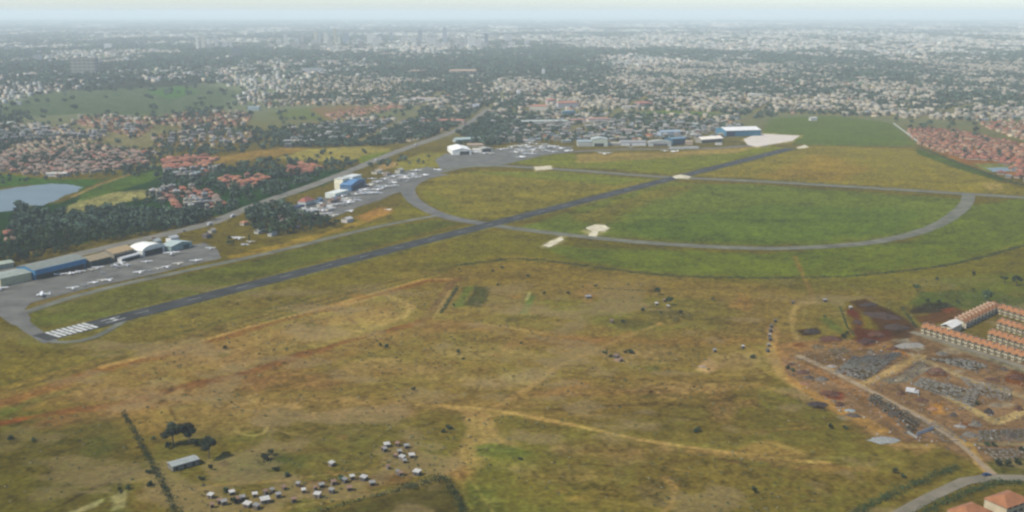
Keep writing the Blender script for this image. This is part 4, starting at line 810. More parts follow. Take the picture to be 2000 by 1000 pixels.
# orange roofed terraces
def terrace(pl, pr, depth, label, units, wall_h=5.2, roof_h=2.3, back=False, wall=(.56, .48, .30), roof=TILE):
    a, L, rz = frame2(pl, pr); root = empty('terraced_house', (a[0], a[1], 0), rz); tag(root, label, 'terraced house')
    b = MB(); b.box(0, L, 0, depth, -.2, wall_h); b.add([(0, 0, wall_h), (0, depth, wall_h), (0, depth / 2, wall_h + roof_h), (L, 0, wall_h), (L, depth, wall_h), (L, depth / 2, wall_h + roof_h)], [(1, 0, 2), (3, 4, 5)])
    uw = L / units
    for k in range(units): b.box(k * uw + uw * .08, k * uw + uw * .5, -1.5, 0, -.2, wall_h - .25)
    b.build('wall', pm(wall, .85, .12), root)
    g = MB(); g.gable(0, L, 0, depth, wall_h, roof_h, 'x', .7, .2)
    for k in range(units):
        x0, x1 = k * uw + uw * .02, k * uw + uw * .56; g.add([(x0, -1.9, wall_h - .5), (x1, -1.9, wall_h - .5), (x1, .2, wall_h + .32), (x0, .2, wall_h + .32)], [(0, 1, 2, 3)])
    rf = g.build('roof', pm(roof, .85, .24, 0, .5), root)
    q = MB()
    for k in range(units): q.box(k * uw - .15, k * uw + .15, depth * .12, depth * .88, wall_h + .5, wall_h + roof_h + .55)
    q.build('party_wall', pm((.5, .36, .24)), rf)
    for k in range(units):
        for f in (0, 1):
            W = MB(); z0 = .9 + f * 2.5; W.box(k * uw + uw * .14, k * uw + uw * .42, -1.57, -1.45, z0, z0 + 1.15); W.build('window', pm(GLASS, .3, 0), root)
        D = MB(); D.box(k * uw + uw * .56, k * uw + uw * .94, -.07, .02, .05, 2.2); D.build('door', pm((.10, .08, .05), .6, .1), root); D = MB(); D.box(k * uw + uw * .6, k * uw + uw * .9, -.07, .02, 3, 4.4); D.build('window', pm(GLASS, .3, 0), root)
    return root
terrace((1800, 650), (2060, 727), 8.5, 'orange roofed terrace facing the grey construction ground', 20)
block((1868, 650), (20, 10), 5.8, 'unfinished terrace end with a blank white roof', (.62, .55, .36), (.78, .76, .66), 'gable', frame2((1860, 654), (1948, 608))[2], 'house', 'house', 0, 2.6)
t2 = terrace((1882, 642), (1950, 608), 9, 'orange roofed terrace climbing away from the blank white roof', 10, 5.6, 2.6, wall=(.62, .55, .38))
terrace((1950, 612), (2060, 645), 8, 'orange roofed terrace furthest up the slope', 9)
terrace((1930, 662), (2060, 703), 8, 'orange roofed terrace just behind the front one', 11)
terrace((1948, 640), (2060, 674), 8, 'orange roofed terrace halfway up, with small yards', 10)
for (u, v, sz, rt, lab) in ((1912, 1026, (18, 12), .52, 'orange hip roofed house cut by the lower edge'), (1988, 1003, (19, 13), .52, 'orange hip roofed house at the lower corner by the road'), (2085, 1000, (18, 12), .52, 'orange hip roofed house beyond the lower corner')):
    h = block((u, v), sz, 5.4, lab, (.55, .46, .30), (.35, .145, .058), 'hip', rt, 'house', 'house', 2, 3.4)
# the grey shed and the huts
sh = empty('shed', tuple(gp(338, 921)), math.atan2(gp(390, 906)[1] - gp(338, 921)[1], gp(390, 906)[0] - gp(338, 921)[0])); tag(sh, 'long shed with a pale grey metal roof below the dark trees', 'shed')
b = MB(); b.box(0, 15.5, 0, 7, -.1, 3.0); b.add([(0, 0, 3), (0, 7, 3), (0, 3.5, 3.8), (15.5, 0, 3), (15.5, 7, 3), (15.5, 3.5, 3.8)], [(1, 0, 2), (3, 4, 5)]); b.build('wall', pm((.20, .19, .16)), sh)
g = MB(); g.gable(0, 15.5, 0, 7, 3.0, .8, 'x', .5, .1)
for k in range(16): g.box(-.4 + k * 1.08, -.33 + k * 1.08, -.4, -.3, 2.85, 3.0)
g.build('roof', pm((.36, .38, .34), .45, .12), sh)
for k in range(3): d = MB(); d.box(1.5 + k * 5, 3 + k * 5, -.06, .02, 0, 2.1); d.build('door', pm((.07, .06, .05)), sh)
HUTS = [(757, 874, 4.6, 'white'), (795, 876, 3.8, 'grey'), (781, 887, 3.2, 'grey'), (789, 898, 4.6, 'white'), (805, 895, 4.2, 'white'), (812, 929, 5.2, 'white'), (715, 938, 4.8, 'white'), (728, 949, 4.0, 'grey'), (651, 910, 4.6, 'white'), (409, 974, 3.9, 'white'), (454, 967, 3.8, 'white'), (480, 992, 5.2, 'white'), (519, 984, 6.4, 'white'), (545, 973, 3.4, 'grey'), (575, 982, 3.4, 'rusty'), (618, 973, 4.6, 'white'), (646, 964, 3.6, 'grey'), (683, 959, 3.8, 'rusty'), (505, 994, 4.2, 'grey'), (466, 980, 3.0, 'grey'), (775, 872, 3.0, 'rusty'), (430, 985, 3.4, 'rusty'),
        (1283, 596, 3.6, 'white'), (1307, 601, 3.6, 'white'), (1150, 583, 7, 'grey'), (1197, 630, 4, 'rusty'), (1452, 681, 2.6, 'white'), (1397, 688, 3, 'grey'), (1207, 699, 5, 'rusty'), (1214, 706, 4, 'rusty'), (1299, 590, 3.2, 'rusty'),
        (1508, 640, 3.0, 'dark'), (1506, 649, 3.2, 'dark'), (1503, 658, 2.8, 'grey'), (1505, 666, 3.0, 'dark'), (1502, 677, 2.8, 'grey'), (1501, 688, 3.2, 'dark'), (1515, 630, 2.8, 'dark'), (1612, 590, 4.2, 'grey'), (1662, 604, 3.2, 'white'), (1550, 593, 3.4, 'dark')]
RC = {'white': (.52, .50, .44), 'grey': (.29, .28, .25), 'rusty': (.26, .16, .10), 'dark': (.13, .12, .10)}
TEXT = {'white': 'bright white roofed hut', 'grey': 'dull grey roofed hut', 'rusty': 'rusty brown roofed hut', 'dark': 'small dark kiosk'}
ORD = ['first', 'second', 'third', 'fourth', 'fifth', 'sixth', 'seventh', 'eighth', 'ninth', 'tenth', 'eleventh', 'twelfth', 'thirteenth', 'fourteenth', 'fifteenth', 'sixteenth', 'seventeenth', 'eighteenth', 'nineteenth', 'twentieth', 'twenty-first', 'twenty-second', 'twenty-third', 'twenty-fourth', 'twenty-fifth', 'twenty-sixth', 'twenty-seventh', 'twenty-eighth', 'twenty-ninth', 'thirtieth', 'thirty-first', 'thirty-second', 'thirty-third', 'thirty-fourth', 'thirty-fifth', 'thirty-sixth', 'thirty-seventh', 'thirty-eighth', 'thirty-ninth', 'fortieth', 'forty-first', 'forty-second', 'forty-third', 'forty-fourth', 'forty-fifth', 'forty-sixth', 'forty-seventh', 'forty-eighth']
def place_of(u, v): return 'beside the earth road above the works' if u >= 1490 else 'on the dry commons' if u > 1000 else 'by the bend of the ploughed field' if u > 740 else 'along the village lane'
cnt = {}
HUTS += [(415 + 19.5 * k + (k * 37 % 11), 992 - k * 3.1 - (k * 53 % 17), 2.6 + (k * 29 % 10) * .13, ['rusty', 'grey', 'rusty', 'grey', 'white'][k % 5]) for k in range(15)] + [(748 + (k * 31 % 50), 880 + (k * 47 % 58), 2.4 + k * .1, ['rusty', 'grey'][k % 2]) for k in range(7)]
for u, v, s, k in sorted(HUTS):
    s *= .7
    pl = place_of(u, v); cnt[pl, k] = cnt.get((pl, k), 0) + 1
    q = gp(u, v); o = empty('kiosk' if k == 'dark' else 'hut', (q[0], q[1], 0), random.choice((0.3, 0.5, -.35, 1.2)) + random.uniform(-.1, .1))
    d_ = s * random.uniform(.65, .85); hh = random.uniform(1.6, 2.2)
    b = MB(); b.box(-s / 2, s / 2, 0, d_, -.1, hh, mi=0); b.build('wall', pm(random.choice([(.16, .12, .085), (.22, .18, .13), (.12, .11, .10)]) if k != 'dark' else (.09, .085, .075)), o)
    g = MB(); g.add([(-s / 2 - .3, -.4, hh + .02), (s / 2 + .3, -.4, hh + .02), (s / 2 + .3, d_ + .3, hh + .55), (-s / 2 - .3, d_ + .3, hh + .55), (-s / 2 - .3, -.4, hh + .12), (s / 2 + .3, -.4, hh + .12), (s / 2 + .3, d_ + .3, hh + .65), (-s / 2 - .3, d_ + .3, hh + .65)], [(3, 2, 1, 0), (4, 5, 6, 7), (0, 1, 5, 4), (1, 2, 6, 5), (2, 3, 7, 6), (3, 0, 4, 7)])
    g.build('roof', pm(RC[k], .55, .2, 0, .8), o)
    D = MB(); D.box(-.5, .4, -.05, .02, 0, 1.55); D.build('door', pm((.05, .04, .03)), o)
    tag(o, f'{TEXT[k]} {pl}, {ORD[cnt[pl, k] - 1]} such from the left', 'kiosk' if k == 'dark' else 'hut')
# ------------------------------------------------------------ building works
def quad_pt(Q, s, t): return Q[0] * (1 - s) * (1 - t) + Q[1] * s * (1 - t) + Q[2] * s * t + Q[3] * (1 - s) * t
def foundation(px, label, col, dx=4.2, dy=4.6, h=1.1):
    Q = [gp(*p)[:2] for p in px]; L = (np.linalg.norm(Q[1] - Q[0]) + np.linalg.norm(Q[2] - Q[3])) / 2; Wd = (np.linalg.norm(Q[3] - Q[0]) + np.linalg.norm(Q[2] - Q[1])) / 2
    b = MB(); n = max(2, int(L / dx)); m = max(2, int(Wd / dy))
    def wl(p, q, hh):
        d = q - p; l = np.linalg.norm(d); d = d / l; k = np.array((-d[1], d[0])) * .16; a = [p - k, q - k, q + k, p + k]
        b.add([(*x, .0) for x in a] + [(*x, hh) for x in a], [(0, 1, 5, 4), (1, 2, 6, 5), (2, 3, 7, 6), (3, 0, 4, 7), (4, 5, 6, 7)])
    r = np.random.default_rng(int(px[0][0]))
    for i in range(n + 1):
        for j in range(m):
            if r.uniform() < .88: wl(quad_pt(Q, i / n, j / m), quad_pt(Q, i / n, (j + r.uniform(.6, 1)) / m), h * r.uniform(.35, 1.25))
    for j in range(m + 1):
        for i in range(n):
            if r.uniform() < .8: wl(quad_pt(Q, i / n, j / m), quad_pt(Q, (i + r.uniform(.5, 1)) / n, j / m), h * r.uniform(.3, 1.0))
    o = b.build('foundation', pm(col, .95, .3, 0, .5)); tag(o, label, 'foundation')
    return o
GC = (.20, .19, .155); GP = (.22, .195, .155)
foundation([(1630, 727), (1664, 699), (1762, 690), (1690, 744)], 'grey foundation walls nearest the red soil mounds', GC, 3.6, 4)
foundation([(1784, 752), (1800, 738), (1912, 768), (1900, 795)], 'long grey foundation walls behind the white truck', GC, 3.6, 4)
foundation([(1694, 782), (1708, 770), (1800, 822), (1782, 846)], 'dark foundation walls along the central site track', (.10, .095, .07), 4, 4)
foundation([(1820, 702), (1888, 702), (1930, 716), (1902, 724)], 'small grey foundation walls below the terrace road', GC, 3.6, 4)
foundation([(1876, 738), (1976, 760), (1972, 786), (1910, 772)], 'brown grey foundation walls near the site track end', GP, 4, 4.5)
foundation([(1912, 842), (2030, 836), (2030, 862), (1915, 860)], 'grey foundation walls above the track junction', GC, 3.2, 3.2, .6)
foundation([(1915, 876), (2030, 880), (2030, 896), (1950, 900)], 'grey block walls beside the dirt road to the junction', GP, 3.4, 3.2, .7)
foundation([(1735, 748), (1788, 712), (1822, 718), (1776, 746)], 'pale concrete foundation walls in the middle of the works', (.165, .15, .12), 5, 5, .7)
foundation([(1775, 812), (1840, 832), (1888, 862), (1845, 862)], 'low brown footings beside the long white sheet wall', (.16, .14, .11), 5, 5, .6)
foundation([(1555, 690), (1640, 690), (1650, 712), (1560, 716)], 'low brown trench footings at the upper corner of the works', (.17, .13, .09), 6, 6, .5)
def heap(u, v, r_, h, col, label, name='soil_heap', seed=0, el=1.0):
    r_ *= .72; h *= 1.35; q = gp(u, v); rr = np.random.default_rng(seed + int(u)); n = 16; vs = []; fs = []; rings = 5
    for i in range(rings):
        f = i / rings
        for k in range(n):
            a = 2 * math.pi * k / n; rad = r_ * (1 - f) * (1 + rr.uniform(-.22, .22)); vs.append((rad * math.cos(a) * el, rad * math.sin(a), h * (1 - (1 - f) ** 1.6) * rr.uniform(.75, 1.1) if i else -.05))
    vs.append((0, 0, h))
    for i in range(rings - 1):
        for k in range(n): fs.append((i * n + k, i * n + (k + 1) % n, (i + 1) * n + (k + 1) % n, (i + 1) * n + k))
    for k in range(n): fs.append(((rings - 1) * n + k, (rings - 1) * n + (k + 1) % n, len(vs) - 1))
    o = mesh_obj(name, vs, fs, pm(col, 1, .35, 0, .7)); o.location = (q[0], q[1], 0); o.rotation_euler = (0, 0, rr.uniform(-.5, .5)); return tag(o, label, 'heap', 'small spoil heaps of the works' if label.startswith('small') and 'among' in label else None)
RS = (.10, .045, .024); DS = (.045, .033, .025); BS = (.11, .085, .065); PS = (.27, .25, .20)
for a in ((1585, 648, 6, 2.2, DS, 'dark earth heap on the green plot above the works', 'soil_heap', 1, 1.5), (1623, 662, 7, 2, RS, 'red earth bank beside the green patch above the works', 'soil_heap', 1, 1.8), (1692, 668, 8, 2.6, (.07, .032, .021), 'big dark red soil heap below the brown spoil bank', 'soil_heap', 1, 1.4), (1712, 655, 8, 2.4, RS, 'red soil heap against the brown spoil bank', 'soil_heap', 2, 1.3),
          (1675, 630, 7, 2.0, (.06, .036, .026), 'dark brown soil heap along the pale track', 'soil_heap', 3, .7), (1720, 618, 11, 2.8, (.060, .036, .025), 'long dark brown spoil bank at the top of the terrace road', 'soil_heap', 4, 2.0), (1752, 640, 10, 2.2, (.055, .036, .026), 'dark brown spoil heap where the terrace road begins', 'soil_heap', 5, 1.5), (1697, 596, 8, 1.8, (.05, .033, .024), 'low dark spoil heap at the far tip of the bank', 'soil_heap', 6, 1.5),
          (1832, 726, 7, 2.6, (.13, .065, .04), 'reddish brown soil heap between the foundation grids', 'soil_heap', 1, 1.2), (1985, 738, 7, 2.4, RS, 'red soil heap at the edge beside the terrace road', 'soil_heap', 1, 1.2), (1931, 806, 4.5, 2.4, DS, 'dark conical heap at the end of the long foundations', 'soil_heap', 1, 1), (1943, 792, 5, 1.4, (.2, .15, .09), 'tan soil heap beside the dark conical one', 'soil_heap', 1, 1.2),
          (1620, 770, 6, 1.8, RS, 'red soil heap beside the lower earth track', 'soil_heap', 1, 1.5), (1597, 790, 6, 1.4, (.05, .035, .03), 'near black heap at the lower edge of the works', 'soil_heap', 1, 1.6), (1568, 728, 5, 1.5, (.10, .05, .035), 'small dark red heap by the green bush', 'soil_heap', 1, 1.4), (1572, 750, 4, 1.2, (.24, .12, .06), 'orange soil heap beside the outer earth track', 'soil_heap', 1, 1.2), (1822, 800, 4, 1.4, (.30, .16, .08), 'orange soil heap below the white truck', 'soil_heap', 1, 1.2),
          (1775, 675, 9, 1.0, PS, 'long pale rubble heap beside the terrace road', 'rubble_heap', 1, 2.0), (1727, 860, 8, .9, (.26, .27, .24), 'pale grey rubble heap at the grassy edge of the works', 'rubble_heap', 1, 1.6), (1624, 716, 4.5, 1.0, (.30, .27, .22), 'pale rubble heap next to the upper foundation walls', 'rubble_heap', 1, 1.3), (1875, 833, 4, .8, (.26, .25, .22), 'grey rubble heap beside the central site track', 'rubble_heap', 1, 1.4), (1372, 716, 3.5, .6, (.34, .25, .16), 'tan sand heap on the dry commons', 'sand_heap', 1, 1.4), (1660, 802, 4, .7, (.28, .32, .30), 'pale bluish rubble heap on the orange verge', 'rubble_heap', 1, 1.3), (1205, 703, 3, .5, (.36, .22, .15), 'pinkish rubble heap in the small bare yard', 'rubble_heap', 1, 1.3)):
    heap(*a)
for k, (u, v) in enumerate([(1545, 712), (1580, 738), (1605, 742), (1640, 792), (1668, 812), (1700, 690), (1745, 682), (1725, 700), (1850, 752), (1800, 782), (1862, 812), (1905, 830), (1938, 742), (1960, 722), (1840, 692), (1760, 770), (1745, 810), (1895, 850), (1990, 800), (1975, 852)]):
    red_ = k % 3 == 0; heap(u, v, 3.2 + (k * 7 % 5) * .6, 1.2 + (k % 4) * .3, (.10, .048, .026) if red_ else (.085, .066, .048) if k % 3 == 1 else (.15, .13, .10), f'small {"red" if red_ else "brown" if k % 3 == 1 else "greyish"} spoil heap among the building works', 'soil_heap', k, 1.3)
for (pl, pr, h, col, lab) in (((1790, 852), (1825, 838), 2.6, (.58, .60, .58), 'long white sheet fence panel standing in the works'), ((1772, 846), (1792, 858), 1.8, (.3, .3, .27), 'short grey sheet fence panel by the pale rubble')):
    a, L, rz = frame2(pl, pr); o = empty('site_fence', (a[0], a[1], 0), rz); tag(o, lab, 'fence'); b = MB()
    for k in range(int(L // 1.2)): b.box(k * 1.2, k * 1.2 + 1.17, -.04 - .03 * (k % 2), .04, .1, h)
    b.build('panel', pm(col, .5, .08), o); p = MB()
    for k in range(int(L // 2.4) + 1): p.box(k * 2.4, k * 2.4 + .1, .05, .15, -.1, h - .1)
    p.build('post', pm((.2, .18, .15)), o)
a, L, rz = frame2((1797, 281), (1745, 242)); wl_ = empty('boundary_wall', (a[0], a[1], 0), rz); tag(wl_, 'pale boundary wall between green meadow and red estate', 'wall')
b = MB(); b.box(0, L, -.6, .6, -.2, 2.6); b.build('wall', pm((.44, .46, .36)), wl_); b = MB(); b.box(0, L, -.8, .8, 2.6, 2.8, bottom=True); b.build('coping', pm((.5, .5, .42)), wl_)

rr = np.random.default_rng(55); V_, Q_, K_ = [], [], []
WORK = [(1530, 690), (1640, 668), (1745, 668), (1795, 690), (1990, 735), (2060, 770), (2060, 900), (1900, 890), (1800, 872), (1700, 850), (1600, 780), (1540, 735)]
P = grid_in(WORK, 3.2, 3.2, .3, .5, 56); P = P[rr.uniform(size=len(P)) < .30]
for x, y in P:
    s = rr.uniform(.25, 1.0); h = s * rr.uniform(.4, 1.0); t = rr.uniform(0, 3); k = len(V_); c_, s_ = math.cos(t) * s, math.sin(t) * s; e2 = rr.uniform(.5, 2.2)
    for zz in (0, h):
        for a_, b_ in ((-e2, -1), (e2, -1), (e2, 1), (-e2, 1)): V_.append((x + (a_ * c_ - b_ * s_) * .5, y + (a_ * s_ + b_ * c_) * .5, zz))
    Q_ += [(k, k + 1, k + 5, k + 4), (k + 1, k + 2, k + 6, k + 5), (k + 2, k + 3, k + 7, k + 6), (k + 3, k, k + 4, k + 7), (k + 4, k + 5, k + 6, k + 7)]
    K_ += [np.array([(.09, .088, .075), (.15, .14, .115), (.06, .055, .042), (.12, .07, .04), (.22, .2, .17)][int(rr.integers(5))]) * rr.uniform(.7, 1.2)] * 5
tag(big_mesh('rubble', V_, Q_, K_, M['town']), kind='stuff', label='broken blocks and rubble strewn over the building works')
# dry grass clumps and low scrub of the commons
P = np.concatenate([grid_in([(380, 600), (900, 545), (1500, 560), (1620, 700), (1900, 930), (1650, 1040), (300, 1040), (260, 760)], 5.6, 5.6, .2, .5, 57), grid_in([(-60, 800), (220, 770), (330, 1040), (-60, 1040)], 8, 8, .2, .5, 58), grid_in([(1600, 545), (2060, 530), (2060, 600), (1780, 620)], 6, 6, .1, .5, 59)])
cl = fbm(P[:, 0], P[:, 1], 45, 4, 60); P = P[(rr.uniform(size=len(P)) < np.clip((cl - .42) * 3.2, .04, .8))]; u_, v_ = to_px(P[:, 0], P[:, 1]); P = P[~pin(np.c_[u_, v_], WORK)]
V_, Q_, K_ = [], [], []
for x, y in P:
    s = rr.uniform(.5, 1.5) ** 1.4; col = np.array([(.075, .078, .030), (.090, .090, .036), (.15, .13, .062), (.062, .066, .026), (.12, .11, .046)][int(rr.integers(5))])
    for _ in range(6):
        d_ = rr.normal(size=3); d_[2] = abs(d_[2]); d_ /= np.linalg.norm(d_); p = np.array((x, y, .05)) + d_ * s * (.7, .7, .35); a_ = np.cross(d_, (.3, .2, .9)); a_ /= np.linalg.norm(a_); b_ = np.cross(d_, a_); k = len(V_); l = s * .55
        V_ += [p - a_ * l, p + b_ * l * .6, p + a_ * l, p - b_ * l * .5]; Q_.append((k, k + 1, k + 2, k + 3)); K_.append(col * rr.uniform(.7, 1.3))
V_ = np.array(V_); V_[:, 2] = np.maximum(V_[:, 2], .03)
tag(big_mesh('scrub', V_, Q_, K_, M['leafstuff']), kind='stuff', label='clumps of dry grass and low scrub over the commons')
# ------------------------------------------------------------ vehicles
def car(u, v, rz, label, paint, van=False, s=1.0, name='car'):
    q = gp(u, v); o = empty(name, (q[0], q[1], .1), rz); tag(o, label, 'car' if name == 'car' else 'truck')
    b = MB()
    if van:
        b.loft([[(x, y, z) for y, z in ((-1.1, .5), (1.1, .5), (1.1, zt), (-1.1, zt))] for x, zt in ((1.7, 1.2), (1.9, 1.7), (2.6, 2.4), (3.9, 2.4), (4.1, 1.5))][::-1]); bd = b.build('cab', pm(paint, .35, .05), o)
        c_ = MB(); c_.box(-4.2, 1.55, -1.2, 1.2, .8, 3.1, bottom=True); c_.build('cargo_box', pm((.66, .66, .63), .5, .06), o)
        w_ = MB(); w_.box(3.0, 3.75, -1.13, 1.13, 1.6, 2.2, bottom=True); w_.build('window', pm(GLASS, .15, 0), bd); wx = (-2.9, 3.0); r = .5
    else:
        pr = ((-2.15, .55, .85), (-2.1, .35, 1.0), (-1.2, .3, 1.02), (1.0, .3, .98), (1.9, .35, .85), (2.15, .45, .7))
        b.loft([[(x, -.82, z0), (x, .82, z0), (x, .86, (z0 + z1) / 2), (x, .76, z1), (x, -.76, z1), (x, -.86, (z0 + z1) / 2)] for x, z0, z1 in pr]); bd = b.build('body', pm(paint, .3, .04), o, smooth=False)
        c_ = MB(); c_.loft([[(x, -y, z0), (x, y, z0), (x, y - .12, z1), (x, -y + .12, z1)] for x, y, z0, z1 in ((-1.75, .74, .98, 1.05), (-1.2, .72, .98, 1.42), (.1, .72, .98, 1.45), (.95, .74, .96, 1.0))]); c_.build('window', pm(GLASS, .15, 0), o)
        t_ = MB(); t_.box(-1.15, .1, -.58, .58, 1.43, 1.49, bottom=True); t_.build('roof', pm(paint, .3, .04), o)
        for y in (-.6, .6): h_ = MB(); h_.box(2.08, 2.18, y - .18, y + .18, .58, .72, bottom=True); h_.build('headlight', pm((.7, .7, .66), .2, 0), o)
        wx = (-1.35, 1.35); r = .33
    for x in wx:
        for y in (-.85, .85):
            w_ = MB(); yy = y * (1.2 if van else 1); w_.tube([(x, yy - .11, r), (x, yy + .11, r)], r, 12); w_.build('wheel', pm((.02, .02, .02), .9, 0), o)
    o.scale = (s, s, s); return o
car(1927, 929, .35, 'small dark blue car at the earth road junction', (.03, .06, .16), s=1.15)
car(1782, 768, -.55, 'white box truck parked on the building works', (.6, .6, .58), True, name='truck')
hw = rot0 + .25
for u, v, lab, p, van in ((410, 440, 'white van on the main road nearest the wood', (.62, .62, .6), True), (455, 424, 'white van further along the main road by the grove', (.6, .6, .58), True), (735, 314, 'white truck on the upper main road', (.66, .66, .64), True), (360, 452, 'dark car on the main road below the wood', (.04, .04, .05), False), (560, 380, 'silver car on the main road above the grove', (.4, .41, .42), False), (690, 332, 'white car on the main road behind the terminal', (.6, .6, .58), False), (812, 284, 'grey truck at the far rise of the main road', (.35, .35, .33), True), (300, 466, 'red car on the main road behind the arched hangar', (.25, .03, .02), False)):
    car(u, v, hw, lab, p, van, 1.0, 'truck' if van else 'car')
# ------------------------------------------------------------ aircraft
def plane_proto(high=True, twin=False, parts=True, body=(.98, .98, .95), stripe=None):
    o = empty('light_aircraft', (0, 0, 0)); wm = pm(body, .35, .04)
    b = MB(); rings = []
    for x, r, z in ((4.3, .16, 1.25), (4.0, .42, 1.25), (3.0, .56, 1.3), (1.8, .68, 1.42), (0.2, .68, 1.45), (-1.4, .5, 1.45), (-3.0, .28, 1.5), (-4.4, .12, 1.6)):
        rings.append([(x, .85 * r * math.cos(a), z + r * math.sin(a)) for a in [2 * math.pi * k / 10 for k in range(10)]])
    b.loft(rings[::-1]); fu = b.build('fuselage', wm, o, smooth=True)
    zc = 2.02 if high else 1.0
    def foil(b, x0, c0, y0, x1, c1, y1, z0, z1, th):
        b.loft([[(x, y, z - th / 2), (x - c * .7, y, z - th / 2), (x - c, y, z), (x - c * .6, y, z + th / 2), (x - c * .1, y, z + th / 2)] for x, c, y, z in ((x1, c1, -y1, z1), (x0, c0, -y0, z0), (x0, c0, y0, z0), (x1, c1, y1, z1))])
    w_ = MB(); foil(w_, 1.9, 1.75, .6, 1.6, 1.15, 5.6, zc, zc + (.12 if high else .35), .22); w_.build('wing', wm, o)
    t_ = MB(); foil(t_, -3.3, 1.1, .1, -3.55, .75, 1.9, 1.62, 1.62, .12); t_.build('tailplane', wm, o)
    f_ = MB(); f_.loft([[(x0, -.06, z), (x0 - c, -.02, z), (x0 - c, .02, z), (x0, .06, z)] for x0, c, z in ((-2.7, 1.75, 1.6), (-3.5, 1.0, 2.9), (-3.65, .8, 3.0))]); f_.build('fin', pm(stripe, .35, .04) if stripe else wm, o)
    if not parts: return o
    c_ = MB(); c_.loft([[(x, .87 * r * math.cos(a), 1.46 + r * math.sin(a)) for a in (.15, .5, .9, math.pi - .9, math.pi - .5, math.pi - .15)] for x, r in ((2.55, .6), (1.9, .71), (.3, .71), (-.6, .62))][::-1]); c_.build('cockpit_window', pm(GLASS, .15, 0), o)
    eng = [(1.0 if False else 0, 4.34, 1.25)] if not twin else [(2.0, 2.55, zc + .05), (-2.0, 2.55, zc + .05)]
    for y, x, z in eng:
        par = o
        if twin:
            e_ = MB(); e_.loft([[(xx, y + r * math.cos(a), z + r * math.sin(a)) for a in [2 * math.pi * k / 8 for k in range(8)]] for xx, r in ((x - 2.2, .12), (x - 1.2, .32), (x - .3, .36), (x, .2))]); par = e_.build('engine', wm, o)
        p_ = MB(); p_.tube([(x, y, z), (x + .22, y, z)], [.14, .03], 8); p_.box(x + .05, x + .1, y - .07, y + .07, z - .98, z + .98, bottom=True); p_.build('propeller', pm((.08, .08, .08), .5, 0), par)
    for x, y in ((3.3, 0), (.9, 1.15), (.9, -1.15)):
        w_ = MB(); w_.tube([(x, y - .08, .26), (x, y + .08, .26)], .26, 10); w_.tube([(x, y, .3), (x, y * .55, 1.0)], .06, 5); w_.build('wheel', pm((.03, .03, .03), .9, 0), o)
    return o
PP = {}
def plane(u, v, hd, s, kind, label, parts=True):
    k = (kind, parts)
    if k not in PP:
        kw = {'high': dict(high=True), 'low': dict(high=False), 'twin': dict(high=False, twin=True), 'hightwin': dict(high=True, twin=True), 'blue': dict(high=True, stripe=(.08, .14, .35)), 'red': dict(high=False, stripe=(.4, .06, .04)), 'grey': dict(high=True, body=(.36, .38, .38)), 'cream': dict(high=True, body=(.88, .82, .66))}[kind]
        PP[k] = o = plane_proto(parts=parts, **kw)
    else: o = copy_tree(PP[k])
    q = gp(u, v); o.location = (q[0], q[1], .17); o.rotation_euler = (0, 0, hd); s *= .88 if v > 470 else 1.05; o.scale = (s, s, s); return tag(o, label, 'aircraft')
KW = {'high': 'white high-wing light aircraft', 'low': 'white low-wing light aircraft', 'twin': 'white twin-engined aircraft', 'hightwin': 'white high-wing twin-engined aircraft', 'blue': 'white light aircraft with a blue fin', 'red': 'white light aircraft with a red fin', 'grey': 'grey high-wing light aircraft', 'cream': 'cream high-wing light aircraft'}
